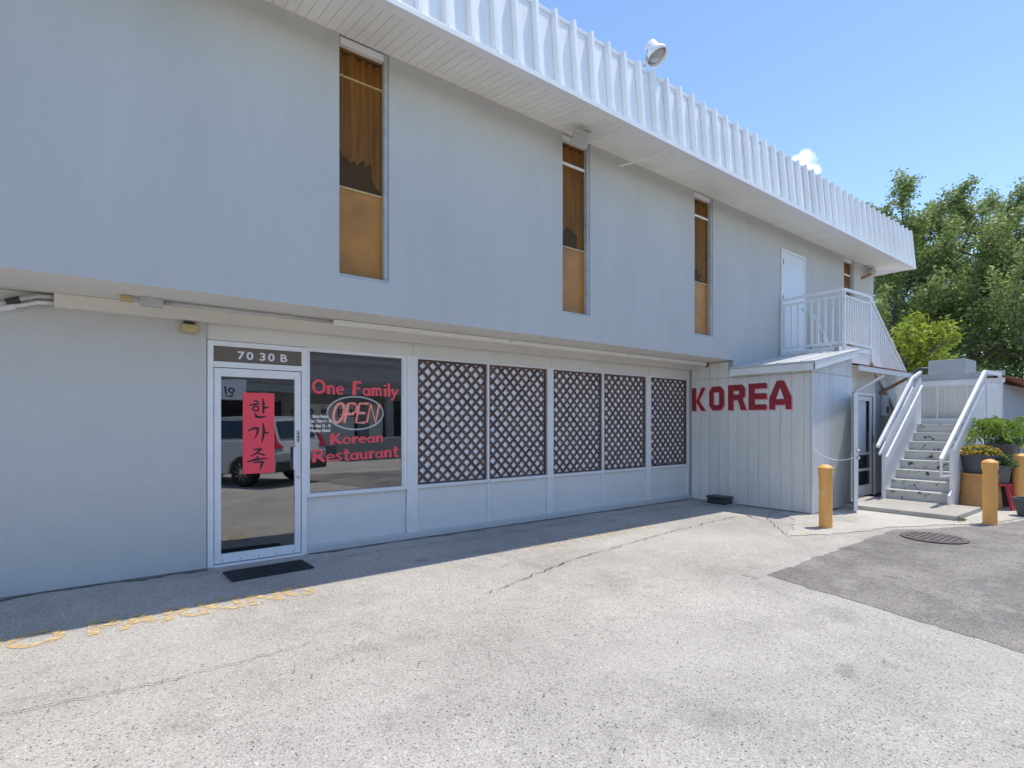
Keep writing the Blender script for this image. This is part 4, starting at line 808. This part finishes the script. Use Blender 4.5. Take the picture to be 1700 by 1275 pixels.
tree('leafy_tree', 'tallest leafy tree in the middle of the trees', (27.5, 6.2, 0), 10.2, (1.2, -.8), 30, 54000, .15, 'leafA', 4.6, 11, .15)
tree('leafy_tree', 'leafy tree standing at the right edge of the photo', (26.5, 3.4, 0), 9.3, (1.0, -1.2), 28, 48000, .15, 'leafA', 4.6, 23, .15)
tree('leafy_tree', 'dark leafy tree behind the others', (32.5, 9.0, 0), 9.6, (.6, -.4), 26, 22000, .2, 'leafA', 5.0, 31, .12)
tree('leafy_tree', 'dark leafy tree filling the gap at right behind', (33.0, 3.5, 0), 9.4, (.6, -.6), 26, 22000, .2, 'leafA', 5.4, 37, .1)
tree('small_tree', 'small yellow green tree beside the upper stair rail', (19.6, 6.1, 0), 4.1, (.1, -.5), 12, 4200, .15, 'leafY', 1.35, 5, .5, None)
for k, (x, yv, hh, rr_) in enumerate(((22.5, 7.6, 3.6, 1.9), (23.5, 5.2, 3.4, 2.0), (23.0, 2.8, 3.2, 2.0), (24.5, .6, 3.4, 2.2))):
    bush('hedge_bush', ('dense dark bush below the trees by the small yellow tree', 'dense dark bush behind the air conditioner', 'dense dark bush above the annex corner', 'dense dark bush at the far right below the trees')[k], (x, yv, .1), (rr_, rr_, hh), 9000, .2, 'leafB', 0, 'bush')

# ------------------------------------------------------------------ across the lot: what the glass reflects
OP = thing('plaza_building', 'low white plaza building with grey shingle roof across the lot', 'building', (8, -10.5, 0)); YO = -10.5
bx('wall', 'opwall', (-22, 34, YO - .3, YO, 0, 2.75), OP); bx('eave_board', 'opwall', (-22, 34, YO + .02, YO + 1.25, 2.72, 3.02), OP)
rowmb = MB().box(-22, 34, 0, .03, 0, .30).mesh('shingle_row'); rowmb.materials.append(M['shingle'])
for k in range(9): r_ = link('shingle_row', rowmb, OP, (0, YO + 1.22 - k * .17, 3.02 + k * .21)); r_.rotation_euler = (R(36), 0, 0)
bx('roof_core', 'shingle', (-22, 34, YO - .6, YO - .2, 2.8, 4.9), OP)
for k in range(9):
    xx = -16 + k * 5.2; bx('column', 'opwall', (xx, xx + .28, YO + .95, YO + 1.2, 0, 2.72), OP, .01)
for k in range(16):
    xx = -20 + k * 3.3; bx('window', 'opdark' if k % 3 == 1 else 'beige', (xx, xx + 2.6, YO + .005, YO + .03, .5 if k % 3 != 1 else .02, 2.35), OP); bx('window_post', 'ink', (xx + 2.62, xx + 2.72, YO + .005, YO + .05, .02, 2.4), OP)
bx('sign_board', 'white', (-3.2, 4.3, YO + 1.26, YO + 1.34, 2.35, 3.10), OP)
def plaza_text(t_, x, yv, z, size): obj('lettering', place_text(text_mesh(t_, size, .008, 'CENTER'), lambda a, b: Vector((x - a, yv, z + b))), 'ink', OP)
plaza_text('인', 3.75, YO + 1.345, 2.50, .42)
for t_, xx in (('수', 6.35), ('하', 7.0), ('한', 7.65), ('인', 8.4), ('안', 8.95)): plaza_text(t_, xx, YO + .06, 1.78, .42)
bx('entrance', 'opdark', (10.3, 11.6, YO + .035, YO + .06, .02, 2.5), OP); bx('planter_wall', 'opwall', (7.4, 11.2, YO + 2.2, YO + 2.5, 0, .9), OP, .02)
CARS = thing('parked_suv', 'white parked sport utility car seen reflected in the glass door', 'car', (3.4, -1.54, 0)); CARS.rotation_euler = (0, 0, math.atan2(-.83, -.55))
def cobj(name, mb, mat, parent=CARS, smooth=False, bevel=0.):
    me = mb.mesh(name); me.materials.append(M[mat])
    if smooth: me.polygons.foreach_set('use_smooth', [True] * len(me.polygons))
    o = bpy.data.objects.new(name, me); COL.objects.link(o); o.parent = parent
    if bevel: bv = o.modifiers.new('bevel', 'BEVEL'); bv.width = bevel; bv.segments = 3; bv.limit_method = 'ANGLE'
    return o
def prof(pts, yw): return MB().ext([(x, -yw, z) for x, z in pts], (0, 2 * yw, 0))
cobj('body', prof([(-.92, .35), (-.50, .30), (-.40, .55), (-.15, .72), (.15, .72), (.40, .55), (.48, .28), (2.25, .28), (2.33, .55), (2.55, .72), (2.85, .72), (3.08, .55), (3.16, .30), (3.62, .36), (3.66, .72), (3.50, .95), (2.45, 1.08), (-.85, 1.10), (-.96, .80)], .90), 'carwhite', bevel=.05)
cab = MB(); lo = [(-.84, 1.09), (2.40, 1.09)]; hi = [(-.62, 1.64), (.2, 1.69), (1.45, 1.62)]
sec = [(-.84, 1.09, .86), (-.60, 1.62, .66), (.2, 1.69, .68), (1.35, 1.64, .66), (2.40, 1.09, .84)]
for sgn in (-1, 1): cab.quad(*[(x, sgn * y_, z) for x, z, y_ in (sec if sgn < 0 else sec[::-1])])
for (x0, z0, y0_), (x1, z1, y1_) in zip(sec, sec[1:]): cab.quad((x0, -y0_, z0), (x0, y0_, z0), (x1, y1_, z1), (x1, -y1_, z1))
cobj('cabin', cab, 'carwhite', bevel=.03)
for sgn in (-1, 1):
    def sp_(x, z): yy = .86 + (.665 - .86) * (z - 1.09) / .55; return (x, sgn * (yy + .008), z)
    for poly in ([(-.50, 1.16), (.02, 1.14), (.02, 1.55), (-.36, 1.50)], [(.08, 1.14), (1.0, 1.13), (.98, 1.57), (.08, 1.57)], [(1.06, 1.13), (2.0, 1.13), (1.32, 1.53), (1.04, 1.56)]): cobj('side_window', MB().quad(*[sp_(*p) for p in poly]), 'carglass')
    cobj('tail_light', MB().ext([(-.955, sgn * .62, .93), (-.955, sgn * .91, .93), (-.86, sgn * .905, 1.12), (-.68, sgn * .75, 1.52), (-.70, sgn * .70, 1.50), (-.88, sgn * .76, 1.08)], (.03, 0, 0)), 'taillight')
    for xw in (0, 2.70):
        wh = cobj('wheel', MB().lathe([(.2, -.11), (.34, -.11), (.36, -.07), (.36, .07), (.34, .11), (.2, .11)], n=28), 'tyre'); wh.location = (xw, sgn * .82, .36); wh.rotation_euler = (R(90), 0, 0)
        g = MB().lathe([(.05, -.115), (.05, .115)], n=12)
        for k in range(10): a = k * math.pi / 5; g.bar((0, 0, -.0), (.225 * math.cos(a), .225 * math.sin(a), 0), .045, .22)
        cobj('rim', g, 'rim', wh)
cobj('rear_window', MB().quad((-.845, -.62, 1.16), (-.845, .62, 1.16), (-.65, .56, 1.56), (-.65, -.56, 1.56)), 'carglass'); cobj('rear_bumper', prof([(-.99, .38), (-.9, .34), (-.9, .62), (-.99, .60)], .86), 'darkplastic', bevel=.02); cobj('number_plate', MB().box(-.985, -.965, -.16, .16, .80, .92), 'white')
